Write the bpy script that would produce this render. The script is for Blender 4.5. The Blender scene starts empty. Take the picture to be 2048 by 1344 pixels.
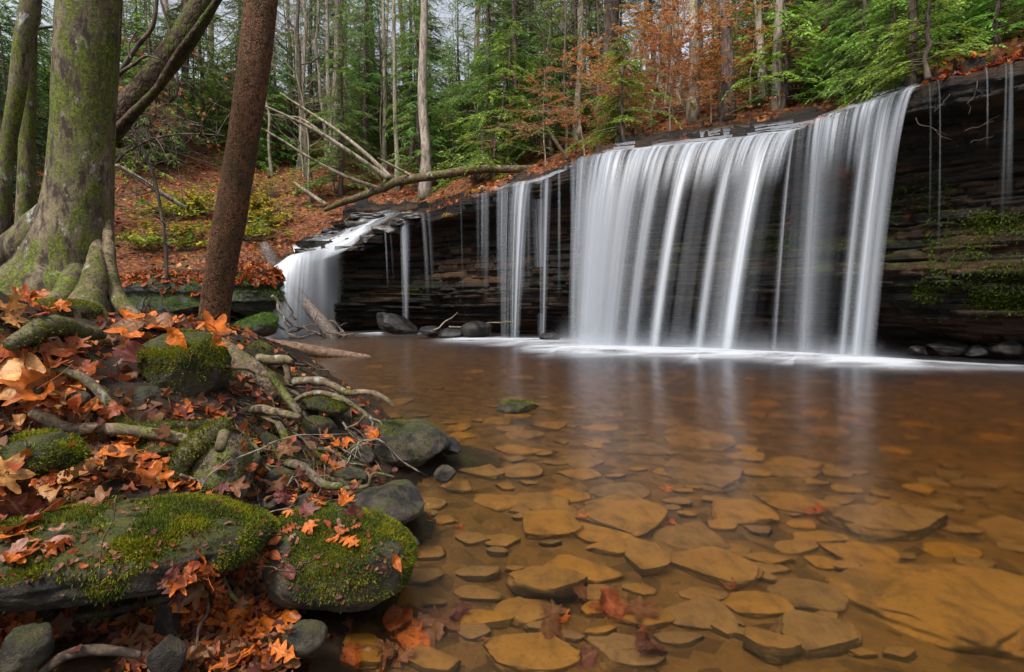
import bpy, bmesh, math, random
import numpy as np
from mathutils import Vector, Matrix
from mathutils.bvhtree import BVHTree
R = np.random.default_rng(11)
random.seed(5)
SC = bpy.context.scene
COL = SC.collection
F_PX = 1100.0
CAM = np.array([0.0, 0.0, 1.2])
PITCH = math.atan(72 / F_PX)
cp, sp = math.cos(PITCH), math.sin(PITCH)
FWD = np.array([0, cp, -sp]); UP = np.array([0, sp, cp]); RT = np.array([1.0, 0, 0])

# ---------------------------------------------------------------- view helpers
def ray(u, v):
    d = FWD + RT * ((u - 1024) / F_PX) + UP * ((672 - v) / F_PX)
    return d
def at_z(u, v, z):
    d = ray(u, v); return CAM + d * ((z - CAM[2]) / d[2])
def at_y(u, v, y):
    d = ray(u, v); return CAM + d * (y / d[1])
def project(P):
    q = np.asarray(P) - CAM
    z = q @ FWD
    return 1024 + F_PX * (q @ RT) / z, 672 - F_PX * (q @ UP) / z, z

# ---------------------------------------------------------------- noise
def _hash(ix, iy, iz, seed):
    n = (ix.astype(np.int64) * 374761393 + iy.astype(np.int64) * 668265263 + iz.astype(np.int64) * 2147483647 + seed * 974634777) & 0xffffffff
    n = ((n ^ (n >> 13)) * 1274126177) & 0xffffffff
    n = (n ^ (n >> 16)) & 0xffffff
    return n / float(0xffffff)
def vnoise(P, seed=0):
    P = np.asarray(P, float)
    i = np.floor(P).astype(np.int64); f = P - i; f = f * f * (3 - 2 * f)
    out = 0
    for dx in (0, 1):
        for dy in (0, 1):
            for dz in (0, 1):
                w = (f[..., 0] if dx else 1 - f[..., 0]) * (f[..., 1] if dy else 1 - f[..., 1]) * (f[..., 2] if dz else 1 - f[..., 2])
                out = out + w * _hash(i[..., 0] + dx, i[..., 1] + dy, i[..., 2] + dz, seed)
    return out * 2 - 1
def fbm(P, oct=4, seed=0, gain=0.5):
    P = np.asarray(P, float); a, s, t = 1.0, 0, 0
    for k in range(oct):
        s = s + a * vnoise(P * 2.0 ** k + k * 17.3, seed + k); t += a; a *= gain
    return s / t
def n1(x, seed=0, oct=3):
    x = np.asarray(x, float)
    return fbm(np.stack([x, np.zeros_like(x) + seed * 1.37, np.zeros_like(x)], -1), oct, seed)
def sstep(a, b, x):
    t = np.clip((np.asarray(x, float) - a) / (b - a), 0, 1); return t * t * (3 - 2 * t)

# ---------------------------------------------------------------- objects
def empty(name, loc=(0, 0, 0)):
    o = bpy.data.objects.new(name, None); COL.objects.link(o)
    o.location = loc; o.empty_display_size = 0.2
    return o
def tag(o, label=None, cat=None, group=None, kind=None):
    if label: o['label'] = label
    if cat: o['category'] = cat
    if group: o['group'] = group
    if kind: o['kind'] = kind
    return o
def thing(name, label, cat, loc=(0, 0, 0), group=None):
    return tag(empty(name, loc), label, cat, group)
def mesh(name, V, Fs, mat, attrs=None, uv=None, smooth=True):
    V = np.ascontiguousarray(V, np.float32)
    if not isinstance(Fs, (list, tuple)): Fs = [Fs]
    Fs = [np.asarray(f, np.int32) for f in Fs if len(f)]
    me = bpy.data.meshes.new(name)
    me.vertices.add(len(V)); me.vertices.foreach_set('co', V.ravel())
    idx = np.concatenate([f.ravel() for f in Fs])
    sizes = np.concatenate([np.full(len(f), f.shape[1], np.int32) for f in Fs])
    start = np.concatenate([[0], np.cumsum(sizes)[:-1]]).astype(np.int32)
    me.loops.add(len(idx)); me.loops.foreach_set('vertex_index', idx)
    me.polygons.add(len(sizes)); me.polygons.foreach_set('loop_start', start)
    me.update(calc_edges=True)
    me.polygons.foreach_set('use_smooth', np.full(len(sizes), smooth, bool))
    if uv is not None:
        l = me.uv_layers.new(name='UVMap'); l.data.foreach_set('uv', np.ascontiguousarray(uv[idx], np.float32).ravel())
    for k, a in (attrs or {}).items():
        a = np.asarray(a, np.float32)
        if a.ndim == 1:
            x = me.attributes.new(k, 'FLOAT', 'POINT'); x.data.foreach_set('value', a)
        else:
            if a.shape[1] == 3: a = np.concatenate([a, np.ones((len(a), 1), np.float32)], 1)
            x = me.attributes.new(k, 'FLOAT_COLOR', 'POINT'); x.data.foreach_set('color', a.ravel())
    me.validate()
    if mat: me.materials.append(mat)
    return me
def obj(name, V, Fs, mat, parent=None, attrs=None, uv=None, smooth=True, loc=None):
    """One mesh object. V in world space; stored relative to the parent's (or its own) base."""
    V = np.asarray(V, float)
    org = np.zeros(3)
    if parent is not None:
        p = parent; 
        while p is not None:
            org = org + np.array(p.location); p = p.parent
    elif loc is not None: org = np.array(loc, float)
    o = bpy.data.objects.new(name, mesh(name, V - org, Fs, mat, attrs, uv, smooth))
    COL.objects.link(o)
    if parent is not None: o.parent = parent
    elif loc is not None: o.location = loc
    return o
def copy_tree(o, parent=None):
    c = o.copy(); COL.objects.link(c)
    if parent is not None: c.parent = parent
    for ch in list(o.children): copy_tree(ch, c)
    return c
class MB:
    """Collects geometry for one mesh."""
    def __init__(s): s.V, s.F, s.n, s.A = [], {}, 0, []
    def add(s, V, Fs, a=None):
        V = np.asarray(V, float)
        if not isinstance(Fs, (list, tuple)): Fs = [Fs]
        for f in Fs:
            f = np.asarray(f, np.int32)
            if len(f): s.F.setdefault(f.shape[1], []).append(f + s.n)
        s.V.append(V); s.n += len(V)
        if a is not None:
            a = np.asarray(a, float)
            s.A.append(np.broadcast_to(a, (len(V),) + a.shape[-1:]) if a.ndim <= 1 and a.shape != (len(V),) else a)
    def get(s): return np.concatenate(s.V), [np.concatenate(f) for f in s.F.values()]
    def obj(s, name, mat, parent=None, attr=None, smooth=True, loc=None):
        V, Fs = s.get()
        return obj(name, V, Fs, mat, parent, {attr: np.concatenate(s.A)} if attr else None, None, smooth, loc)

def grid_faces(nu, nv, wrap=False):
    i, j = np.meshgrid(np.arange(nu - 1), np.arange(nv if wrap else nv - 1), indexing='ij')
    j2 = (j + 1) % nv
    return np.stack([i * nv + j, i * nv + j2, (i + 1) * nv + j2, (i + 1) * nv + j], -1).reshape(-1, 4)
def spline(P, n):
    """Catmull-Rom through the rows of P, n samples per span."""
    P = np.asarray(P, float)
    if len(P) < 3:
        t = np.linspace(0, 1, n + 1)[:, None]; return P[0] * (1 - t) + P[-1] * t
    Q = np.vstack([2 * P[0] - P[1], P, 2 * P[-1] - P[-2]]); out = []
    for k in range(1, len(Q) - 2):
        t = np.linspace(0, 1, n, endpoint=False)[:, None]
        a, b, c, d = Q[k - 1], Q[k], Q[k + 1], Q[k + 2]
        out.append(0.5 * (2 * b + (c - a) * t + (2 * a - 5 * b + 4 * c - d) * t ** 2 + (3 * b - a - 3 * c + d) * t ** 3))
    return np.vstack(out + [P[-1:]])
def tube(P, r, ns=8, cap=True, bump=None):
    """Swept tube; bump(V, angle) -> radial multiplier."""
    P = np.asarray(P, float); n = len(P); r = np.broadcast_to(np.asarray(r, float), (n,))
    T = np.gradient(P, axis=0); T /= np.linalg.norm(T, axis=1)[:, None] + 1e-9
    a = np.array([0, 0, 1.0]) if abs(T[0, 2]) < 0.9 else np.array([1.0, 0, 0])
    N = np.zeros_like(P); x = np.cross(T[0], a); N[0] = x / np.linalg.norm(x)
    for k in range(1, n):
        x = N[k - 1] - T[k] * (N[k - 1] @ T[k]); N[k] = x / (np.linalg.norm(x) + 1e-9)
    B = np.cross(T, N); th = np.linspace(0, 2 * math.pi, ns, endpoint=False)
    D = N[:, None] * np.cos(th)[None, :, None] + B[:, None] * np.sin(th)[None, :, None]
    V = P[:, None] + D * r[:, None, None]
    if bump is not None: V = P[:, None] + D * (r[:, None] * bump(V, th))[..., None]
    V = V.reshape(-1, 3); F = [grid_faces(n, ns, True)]
    if cap:
        V = np.vstack([V, P[:1] - T[:1] * r[0] * .3, P[-1:] + T[-1:] * r[-1] * .6]); k = np.arange(ns); k2 = (k + 1) % ns
        F.append(np.concatenate([np.stack([np.full(ns, n * ns), k2, k], -1), np.stack([np.full(ns, n * ns + 1), (n - 1) * ns + k, (n - 1) * ns + k2], -1)]))
    return V, F
def px_path(pts):
    """rows (u, v, Y, width in px) -> points and radii in metres"""
    P = np.array([at_y(u, v, y) for u, v, y, w in pts]); r = np.array([w * .5 * y / F_PX / math.hypot(1, (u - 1024) / F_PX) for u, v, y, w in pts]); return P, r
def limb(pts, n=10, ns=14, rough=.12, seed=0, freq=None, world=False):
    if world: A = np.array(pts, float)
    else:
        P, r = px_path(pts); A = np.column_stack([P, r])
    A = spline(A, n); r = np.maximum(A[:, 3], 1e-4); fr = freq or .6 / max(r.mean(), 1e-3)
    return tube(A[:, :3], r, ns, True, lambda V, th: 1 + rough * fbm(V * fr, 4, seed))
_ico = {}
def ico(sub):
    if sub not in _ico:
        bm = bmesh.new(); bmesh.ops.create_icosphere(bm, subdivisions=sub, radius=1)
        V = np.array([v.co[:] for v in bm.verts]); F = np.array([[v.index for v in f.verts] for f in bm.faces]); bm.free()
        _ico[sub] = (V, F)
    return _ico[sub]
def rock(size, seed, sub=5, cuts=9, rough=.07, flat=0.0, rotz=0, depth=(.62, .92), fine=.02, p=2.0):
    V, F = ico(sub); V = V.copy(); g = np.random.default_rng(seed)
    if p != 2.0: V /= ((np.abs(V) ** p).sum(1) ** (1 / p))[:, None]
    V *= (1 + rough * 2 * fbm(V * 1.1 + seed, 3, seed))[:, None]
    for k in range(cuts):
        n = g.normal(size=3); n[2] *= (.25 if flat else .8); n /= np.linalg.norm(n); d = g.uniform(*depth)
        e = V @ n - d; m = e > 0; V[m] -= n * (e[m] * .93)[:, None]
    for s in (1, -1):
        if flat:
            e = s * V[:, 2] - flat; m = e > 0; V[m, 2] -= s * e[m] * .95
    V *= (1 + rough * fbm(V * 3 + seed, 4, seed + 5))[:, None]
    V = V * np.asarray(size); nn = fbm(V / max(size) * 9, 3, seed + 9)
    V *= (1 + fine * nn)[:, None]
    c, s = math.cos(rotz), math.sin(rotz); V[:, :2] = V[:, :2] @ np.array([[c, s], [-s, c]])
    return V, F
def tri_of(Fs):
    out = []
    for f in (Fs if isinstance(Fs, (list, tuple)) else [Fs]):
        f = np.asarray(f)
        if f.shape[1] == 3: out.append(f)
        else: out += [f[:, [0, 1, 2]], f[:, [0, 2, 3]]]
    return np.concatenate(out)
def sample_tris(V, T, n, g, want=None):
    a, b, c = V[T[:, 0]], V[T[:, 1]], V[T[:, 2]]; N = np.cross(b - a, c - a); ar = np.linalg.norm(N, axis=1); N /= ar[:, None] + 1e-12
    w = ar.copy()
    if want is not None: w = w * want((a + b + c) / 3, N)
    k = g.choice(len(T), n, p=w / w.sum()); r1, r2 = np.sqrt(g.random(n))[:, None], g.random(n)[:, None]
    return a[k] * (1 - r1) + b[k] * r1 * (1 - r2) + c[k] * r1 * r2, N[k]
BV = {}
def solid(key, V, Fs): BV[key] = BVHTree.FromPolygons([tuple(v) for v in V], [tuple(map(int, f)) for f in tri_of(Fs)])
def cast(u, v, keys=None):
    d = ray(u, v); best = None
    for k in (keys or BV):
        h = BV[k].ray_cast(Vector(CAM), Vector(d), 200)
        if h[0] is not None and (best is None or h[3] < best[2]): best = (np.array(h[0]), np.array(h[1]), h[3], k)
    return best
def leaf_quads(P, D, N, L, W):
    """diamond leaves: base P, direction D, normal N"""
    n = len(P); D = D / (np.linalg.norm(D, axis=1)[:, None] + 1e-9); S = np.cross(D, N); S /= np.linalg.norm(S, axis=1)[:, None] + 1e-9
    L = np.broadcast_to(L, (n,))[:, None]; W = np.broadcast_to(W, (n,))[:, None]
    V = np.stack([P, P + D * L * .45 + S * W * .5, P + D * L, P + D * L * .45 - S * W * .5], 1).reshape(-1, 3)
    return V, np.arange(4 * n).reshape(-1, 4)
# ================================================================ materials
class NT:
    def __init__(s, name):
        s.m = bpy.data.materials.new(name); s.m.use_nodes = True; s.t = s.m.node_tree; s.t.nodes.clear()
        s.out = s.t.nodes.new('ShaderNodeOutputMaterial')
    def n(s, typ, i=None, **kw):
        x = s.t.nodes.new('ShaderNode' + typ)
        for k, v in kw.items(): setattr(x, k, v)
        for k, v in (i or {}).items():
            if isinstance(v, bpy.types.NodeSocket): s.t.links.new(v, x.inputs[k])
            elif isinstance(v, bpy.types.Node): s.t.links.new(v.outputs[0], x.inputs[k])
            else:
                d = x.inputs[k]
                d.default_value = (*v, 1) if d.type == 'RGBA' and len(v) == 3 else v
        return x
    def co(s, scale=(1, 1, 1), kind='Object'):
        c = s.n('TexCoord'); return s.n('Mapping', {'Vector': c.outputs[kind], 'Scale': scale}).outputs[0]
    def noise(s, vec, scale, detail=5, rough=.55, dist=0):
        return s.n('TexNoise', {'Vector': vec, 'Scale': scale, 'Detail': detail, 'Roughness': rough, 'Distortion': dist}).outputs[0]
    def ramp(s, f, stops):
        r = s.n('ValToRGB', {0: f}); e = r.color_ramp.elements
        while len(e) < len(stops): e.new(.5)
        for k, (p, c) in enumerate(stops):
            e[k].position = p; e[k].color = (*c, 1) if not isinstance(c, (int, float)) else (c, c, c, 1)
        return r.outputs[0]
    def mix(s, f, a, b, mode='MIX'):
        x = s.n('Mix', data_type='RGBA', blend_type=mode)
        for k, v in ((0, f), (6, a), (7, b)):
            if isinstance(v, bpy.types.NodeSocket): s.t.links.new(v, x.inputs[k])
            elif isinstance(v, (int, float)): x.inputs[k].default_value = v
            else: x.inputs[k].default_value = (*v, 1)
        return x.outputs[2]
    def math(s, op, a, b=0.0, clamp=False):
        return s.n('Math', {0: a, 1: b}, operation=op, use_clamp=clamp).outputs[0]
    def bump(s, h, strength=.5, dist=.02, normal=None):
        i = {'Height': h, 'Strength': strength, 'Distance': dist}
        if normal is not None: i['Normal'] = normal
        return s.n('Bump', i).outputs[0]
    def pbr(s, col, rough=.8, nrm=None, spec=.4, **kw):
        i = {'Base Color': col, 'Roughness': rough, 'Specular IOR Level': spec}
        if nrm is not None: i['Normal'] = nrm
        i.update(kw)
        return s.n('BsdfPrincipled', i).outputs[0]
    def done(s, sh, vol=None):
        s.t.links.new(sh, s.out.inputs[0])
        if vol is not None: s.t.links.new(vol, s.out.inputs[1])
        return s.m
    def up(s):
        g = s.n('NewGeometry'); return s.n('SeparateXYZ', {0: g.outputs['Normal']}).outputs[2]

def m_bark(name, c1, c2, c3, moss=0.0, mossc=(.10, .13, .015), stretch=.25, scale=14, lichen=0.0, rough_b=.6, crack=False, bd=.02, zmoss=None):
    s = NT(name); v = s.co((1, 1, stretch)); a = s.noise(v, scale, 6, .65, .3); b = s.noise(v, scale * .25, 4)
    col = s.mix(s.ramp(a, [(.40, 0.), (.60, 1.)]), c1, c2); col = s.mix(s.math('MULTIPLY', s.ramp(b, [(.44, 0.), (.56, 1.)]), .8), col, s.mix(s.ramp(a, [(.42, 0.), (.58, 1.)]), tuple(x * .5 for x in c3), c3))
    col = s.mix(s.math('MULTIPLY', s.ramp(s.noise(s.co(), scale * 4, 4, .7), [(.5, 0.), (.68, 1.)]), .6), col, tuple(x * .35 for x in c1))
    h = a
    if crack:
        vo = s.n('TexVoronoi', {'Vector': s.co((1, 1, .55)), 'Scale': scale * 1.6, 'Randomness': 1.0}, feature='DISTANCE_TO_EDGE').outputs[0]
        k = s.ramp(s.math('ADD', vo, s.math('MULTIPLY', s.math('SUBTRACT', b, .5), .5)), [(0., 0.), (.2, 1.)]); col = s.mix(k, s.mix(.45, col, (.03, .015, .01)), col); h = s.math('ADD', a, s.math('MULTIPLY', k, .7))
    if lichen:
        l = s.noise(s.co((1, 1, .7)), 7, 6, .7); col = s.mix(s.math('MULTIPLY', s.ramp(l, [(.58, 0.), (.66, 1.)]), lichen), col, (.42, .43, .36))
    nb = s.bump(h, rough_b, bd)
    if moss:
        g = s.noise(s.co((1, 1, .45)), 3.2, 7, .68, .6); g = s.math('ADD', g, s.math('MULTIPLY', s.math('SUBTRACT', a, .5), .9)); mk = s.ramp(g, [(.52 - moss * .25, 0.), (.66 - moss * .2, 1.)])
        f = s.noise(s.co(), 60, 4, .7); mc = s.mix(s.ramp(f, [(.4, 0.), (.62, 1.)]), tuple(x * .3 for x in mossc), mossc); mc = s.mix(s.math('MULTIPLY', s.ramp(s.noise(s.co((1, 1, .6)), scale * 2.2, 5, .7), [(.5, 0.), (.6, 1.)]), .7), mc, (.03, .024, .014))
        if zmoss:
            z = s.n('SeparateXYZ', {0: s.n('TexCoord').outputs['Object']}).outputs[2]
            mk = s.math('MULTIPLY', mk, s.n('MapRange', {0: z, 1: zmoss[0], 2: zmoss[1], 3: 1., 4: zmoss[2]}).outputs[0])
        col = s.mix(mk, col, mc); nb = s.bump(f, .5, .012, nb)
    return s.done(s.pbr(col, .85, nb, .25))

def m_rock(name, base, alt, moss=0.5, mossc=(.13, .17, .015), rough=.75, scale=6, spec=.4, side=0.0, wet=False):
    s = NT(name); v = s.co(); a = s.noise(v, scale, 7, .65); b = s.noise(v, scale * 7, 5, .7)
    col = s.mix(s.ramp(a, [(.42, 0.), (.58, 1.)]), base, alt); col = s.mix(s.math('MULTIPLY', s.ramp(b, [(.5, 0.), (.75, 1.)]), .5), col, tuple(x * .4 for x in base))
    nb = s.bump(s.math('ADD', a, s.math('MULTIPLY', b, .35)), .7, .04)
    ro = rough
    if moss:
        u = s.up(); g = s.noise(v, scale * .9, 7, .7, .4); f = s.noise(v, scale * 16, 4, .75)
        k = s.math('ADD', s.math('MULTIPLY', u, .55), s.math('MULTIPLY', s.math('SUBTRACT', g, .5), 2.2)); k = s.math('ADD', k, moss - .5 + side)
        mk = s.ramp(k, [(.22, 0.), (.45, 1.)]); mc = s.mix(s.ramp(f, [(.38, 0.), (.66, 1.)]), tuple(x * .10 for x in mossc), tuple(x * .6 for x in mossc)); mc = s.mix(s.ramp(s.noise(v, scale * 3, 3), [(.4, 0.), (.7, 1.)]), mc, (mossc[0] * .8, mossc[1] * .55, mossc[2] * .8))
        col = s.mix(mk, col, mc); nb = s.bump(f, .6, .02, nb); ro = s.mix(mk, (rough,) * 3, (.95,) * 3)
    return s.done(s.pbr(col, ro, nb, spec))

def m_leaf(name, col, var=.35, trans=.4, attr=False, rough=.55, hue=.03):
    """foliage of one plant: object and per-leaf variation"""
    s = NT(name); oi = s.n('ObjectInfo'); rnd = oi.outputs['Random']
    c = s.n('Attribute', {}, attribute_name='col').outputs[0] if attr else None
    base = c if attr else s.mix(0.0, col, col)
    v = s.math('ADD', 1 - var, s.math('MULTIPLY', rnd, 2 * var))
    isl = s.n('NewGeometry').outputs['Random Per Island']; v = s.math('MULTIPLY', v, s.math('ADD', .7, s.math('MULTIPLY', isl, .6)))
    hs = s.n('HueSaturation', {'Hue': s.math('ADD', .5 - hue, s.math('MULTIPLY', s.math('FRACT', s.math('MULTIPLY', rnd, 7.31)), 2 * hue)), 'Saturation': 1.0, 'Value': v, 'Color': base}).outputs[0]
    d = s.pbr(hs, rough, None, .3); t = s.n('BsdfTranslucent', {'Color': hs}).outputs[0]
    return s.done(s.n('MixShader', {0: trans, 1: d, 2: t}).outputs[0])

def m_fallen(name):
    s = NT(name); oi = s.n('ObjectInfo'); c = oi.outputs['Color']; v = s.co(); a = s.noise(v, 3.2, 6, .7, .5); b = s.noise(v, 14, 4, .7)
    vein = s.n('Attribute', {}, attribute_name='vein').outputs[2]
    col = s.mix(s.math('MULTIPLY', s.ramp(a, [(.44, 0.), (.58, 1.)]), .75), c, s.mix(.7, c, (.09, .025, .010)))
    col = s.mix(s.math('MULTIPLY', s.ramp(b, [(.60, 0.), (.68, 1.)]), .75), col, (.06, .03, .02))
    col = s.mix(s.math('MULTIPLY', s.math('POWER', vein, 2.5), .45), col, s.mix(.5, c, (.6, .38, .16)))
    nb = s.bump(s.math('ADD', a, s.math('MULTIPLY', vein, -.8)), .45, .004)
    d = s.pbr(col, .45, nb, .28); t = s.n('BsdfTranslucent', {'Color': col}).outputs[0]
    return s.done(s.n('MixShader', {0: .22, 1: d, 2: t}).outputs[0])

def m_litter(name, rough=.6):
    s = NT(name); c = s.n('Attribute', {}, attribute_name='col').outputs[0]; a = s.noise(s.co(), 40, 3)
    col = s.mix(s.math('MULTIPLY', a, .5), c, (.08, .03, .015)); d = s.pbr(col, rough, None, .3); t = s.n('BsdfTranslucent', {'Color': col}).outputs[0]
    return s.done(s.n('MixShader', {0: .2, 1: d, 2: t}).outputs[0])

def m_moss(name, c):
    s = NT(name); a = s.n('Attribute', {}, attribute_name='col').outputs[0]
    d = s.pbr(s.mix(1.0, a, c, 'MULTIPLY'), .8, None, .2); t = s.n('BsdfTranslucent', {'Color': s.mix(1.0, a, c, 'MULTIPLY')}).outputs[0]
    return s.done(s.n('MixShader', {0: .35, 1: d, 2: t}).outputs[0])

def m_soil(name):
    s = NT(name); v = s.co(); a = s.noise(v, 3.5, 7, .7); b = s.noise(v, 30, 5, .7)
    col = s.mix(a, (.010, .006, .004), (.05, .028, .015)); col = s.mix(s.ramp(s.noise(v, 1.7, 6, .7), [(.55, 0.), (.64, 1.)]), col, s.mix(b, (.015, .02, .004), (.08, .095, .014)))
    return s.done(s.pbr(col, .9, s.bump(s.math('ADD', a, s.math('MULTIPLY', b, .4)), .9, .05), .3))

def m_hill(name):
    s = NT(name); v = s.co(); a = s.noise(v, .6, 6, .65); b = s.noise(v, 9, 5, .75); vo = s.n('TexVoronoi', {'Vector': v, 'Scale': 11.0}).outputs['Color']
    r = s.n('SeparateColor', {0: vo}).outputs[0]
    col = s.ramp(r, [(0., (.035, .015, .008)), (.35, (.15, .045, .018)), (.7, (.30, .085, .025)), (1., (.42, .17, .06))])
    col = s.mix(s.ramp(b, [(.4, 0.), (.65, 1.)]), s.mix(.7, col, (.03, .015, .01)), col); col = s.mix(s.math('MULTIPLY', s.ramp(a, [(.45, 0.), (.65, 1.)]), .5), col, (.07, .06, .02))
    return s.done(s.pbr(col, .85, s.bump(s.math('ADD', r, b), .8, .08), .25))

def m_cliff(name):
    s = NT(name); v = s.co(); st = s.co((.5, .5, 4)); a = s.noise(st, 3.2, 7, .7, .5); b = s.noise(v, 14, 6, .7); w = s.noise(s.co((.25, .25, 1.6)), 1.3, 4, .6)
    fine = s.noise(s.co((1.2, 1.2, 14)), 4, 6, .75, .4)
    col = s.ramp(a, [(.32, (.002, .0016, .0012)), (.49, (.006, .004, .0027)), (.60, (.022, .0135, .0075)), (.72, (.08, .047, .024))])
    col = s.mix(s.ramp(w, [(.5, 0.), (.68, 1.)]), col, s.mix(.6, col, (.12, .055, .025)))
    col = s.mix(s.ramp(s.noise(v, 1.1, 5, .6), [(.66, 0.), (.71, 1.)]), col, s.mix(b, (.10, .02, .008), (.30, .075, .02)))
    z = s.n('SeparateXYZ', {0: s.n('NewGeometry').outputs['Position']}).outputs[2]
    g = s.noise(v, 1.0, 7, .72, .5); u = s.up(); f = s.noise(v, 45, 4, .75)
    band = s.ramp(s.math('DIVIDE', z, 6.0), [(.08, 0.), (.2, .8), (.33, 1.), (.5, .9), (.62, .15), (1., 0.)])
    xx = s.n('SeparateXYZ', {0: s.n('NewGeometry').outputs['Position']}).outputs[0]
    band = s.math('MULTIPLY', band, s.n('MapRange', {0: xx, 1: -2., 2: 7.5, 3: .35, 4: 1.}).outputs[0])
    k = s.math('ADD', s.math('MULTIPLY', u, .7), s.math('MULTIPLY', s.math('SUBTRACT', g, .5), 3.0)); k = s.math('MULTIPLY', s.ramp(k, [(.35, 0.), (.75, 1.)]), s.math('MULTIPLY', band, .8))
    col = s.mix(k, col, s.mix(f, (.015, .028, .005), (.08, .105, .015)))
    nb = s.bump(s.math('ADD', s.math('ADD', fine, a), s.math('MULTIPLY', b, .4)), .9, .09)
    return s.done(s.pbr(col, s.ramp(b, [(.3, .3), (.7, .7)]), nb, .32))

def m_bed(name):
    s = NT(name); v = s.co(); a = s.noise(v, 2.2, 6, .65); b = s.noise(v, 25, 5, .7); vo = s.n('TexVoronoi', {'Vector': v, 'Scale': 9.0}).outputs['Color']
    r = s.n('SeparateColor', {0: vo}).outputs[0]
    col = s.mix(a, (.085, .044, .013), (.27, .145, .042)); col = s.mix(s.math('MULTIPLY', s.ramp(r, [(.2, 1.), (.6, 0.)]), .7), col, (.05, .028, .012))
    return s.done(s.pbr(col, .9, s.bump(s.math('ADD', r, b), .7, .05), .2))

def m_stone(name, var=.3):
    s = NT(name); v = s.co(); a = s.noise(v, 5, 6, .65); b = s.noise(v, 40, 4, .7); rnd = s.n('ObjectInfo').outputs['Random']
    col = s.mix(a, (.17, .085, .021), (.40, .21, .055)); col = s.mix(s.ramp(s.noise(v, 2.2, 6, .7, .6), [(.46, 0.), (.6, .8)]), col, (.085, .048, .018)); col = s.mix(s.math('MULTIPLY', s.ramp(b, [(.5, 0.), (.7, 1.)]), .5), col, (.10, .06, .028))
    col = s.mix(s.ramp(s.up(), [(.35, 0.), (.8, 1.)]), (.035, .022, .011), col)   # amber silt on top; undercut shade painted into the dark sides
    val = s.math('ADD', 1 - var, s.math('MULTIPLY', rnd, 1.6 * var))
    col = s.n('HueSaturation', {'Value': val, 'Saturation': s.math('ADD', .85, s.math('MULTIPLY', rnd, .25)), 'Color': col, 'Hue': .5}).outputs[0]
    return s.done(s.pbr(col, .85, s.bump(s.math('ADD', a, b), .3, .02), .25))

def m_pool(name):
    s = NT(name); v = s.co((1, .35, 1)); h = s.math('ADD', s.noise(v, 1.6, 4, .5), s.math('MULTIPLY', s.noise(s.co((1.0, .5, 1)), 7, 3, .5), .25))
    nb = s.bump(h, .22, .05)
    fr = s.n('Fresnel', {'IOR': 1.33, 'Normal': nb}).outputs[0]
    gl = s.n('BsdfGlossy', {'Color': (.95, .96, 1.0), 'Roughness': .23, 'Normal': nb}).outputs[0]
    tr = s.n('BsdfTransparent', {'Color': (.97, .93, .86)}).outputs[0]
    rf = s.n('BsdfRefraction', {'Color': (.97, .93, .86), 'Roughness': .19, 'IOR': 1.05, 'Normal': nb}).outputs[0]
    tr = s.n('MixShader', {0: .88, 1: tr, 2: rf}).outputs[0]; fr = s.math('MULTIPLY', fr, .72)
    sh = s.n('MixShader', {0: fr, 1: tr, 2: gl}).outputs[0]
    vol = s.n('VolumeAbsorption', {'Color': (.80, .67, .25), 'Density': .78}).outputs[0]
    return s.done(sh, vol)

def m_fall(name, c=(.62, .66, .73)):
    s = NT(name); a = s.n('Attribute', {}, attribute_name='dens').outputs[2]
    d = s.n('BsdfDiffuse', {'Color': c}).outputs[0]; t = s.n('BsdfTranslucent', {'Color': c}).outputs[0]
    g = s.n('BsdfGlossy', {'Color': (1, 1, 1), 'Roughness': .45}).outputs[0]
    w = s.n('MixShader', {0: .42, 1: d, 2: t}).outputs[0]; w = s.n('MixShader', {0: .06, 1: w, 2: g}).outputs[0]
    return s.done(s.n('MixShader', {0: a, 1: s.n('BsdfTransparent').outputs[0], 2: w}).outputs[0])

M = {}
M['mossy_bark'] = m_bark('mossy_bark', (.04, .028, .017), (.27, .205, .14), (.12, .087, .056), moss=.40, mossc=(.14, .17, .016), stretch=.35, scale=16, lichen=.8)
M['root_bark'] = m_bark('root_bark', (.045, .03, .018), (.33, .235, .155), (.18, .125, .08), moss=.10, mossc=(.12, .135, .018), stretch=1, scale=26, lichen=.6, bd=.006)
M['mossy_root'] = m_bark('mossy_root', (.045, .033, .022), (.25, .19, .135), (.14, .105, .07), moss=.36, mossc=(.12, .135, .018), stretch=1, scale=26, lichen=.4, bd=.006)
M['dark_root'] = m_bark('dark_root', (.03, .02, .014), (.12, .085, .06), (.07, .05, .035), stretch=1, scale=25, bd=.005)
M['brown_bark'] = m_bark('brown_bark', (.035, .015, .007), (.28, .125, .055), (.15, .066, .03), moss=.02, mossc=(.07, .06, .015), stretch=.6, scale=34, crack=True, rough_b=.8, bd=.012)
M['leaning_bark'] = m_bark('leaning_bark', (.05, .032, .02), (.16, .10, .06), (.10, .07, .04), moss=.2, stretch=1, scale=13, crack=True, bd=.02)
M['grey_bark'] = m_bark('grey_bark', (.15, .115, .09), (.47, .39, .33), (.31, .25, .21), stretch=.2, scale=12, bd=.03, lichen=.25)
M['pale_bark'] = m_bark('pale_bark', (.20, .15, .105), (.52, .45, .36), (.34, .27, .20), stretch=.3, scale=9, lichen=.6, moss=.1, bd=.02)
M['dark_bark'] = m_bark('dark_bark', (.05, .037, .028), (.18, .135, .105), (.11, .08, .06), stretch=.2, scale=14, bd=.03)
M['log_bark'] = m_bark('log_bark', (.03, .022, .013), (.22, .155, .09), (.11, .078, .045), moss=.14, mossc=(.17, .16, .03), stretch=1, scale=9, lichen=.7)
M['wet_log'] = m_bark('wet_log', (.05, .042, .038), (.20, .16, .135), (.12, .09, .072), stretch=1, scale=16, bd=.008)
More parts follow.
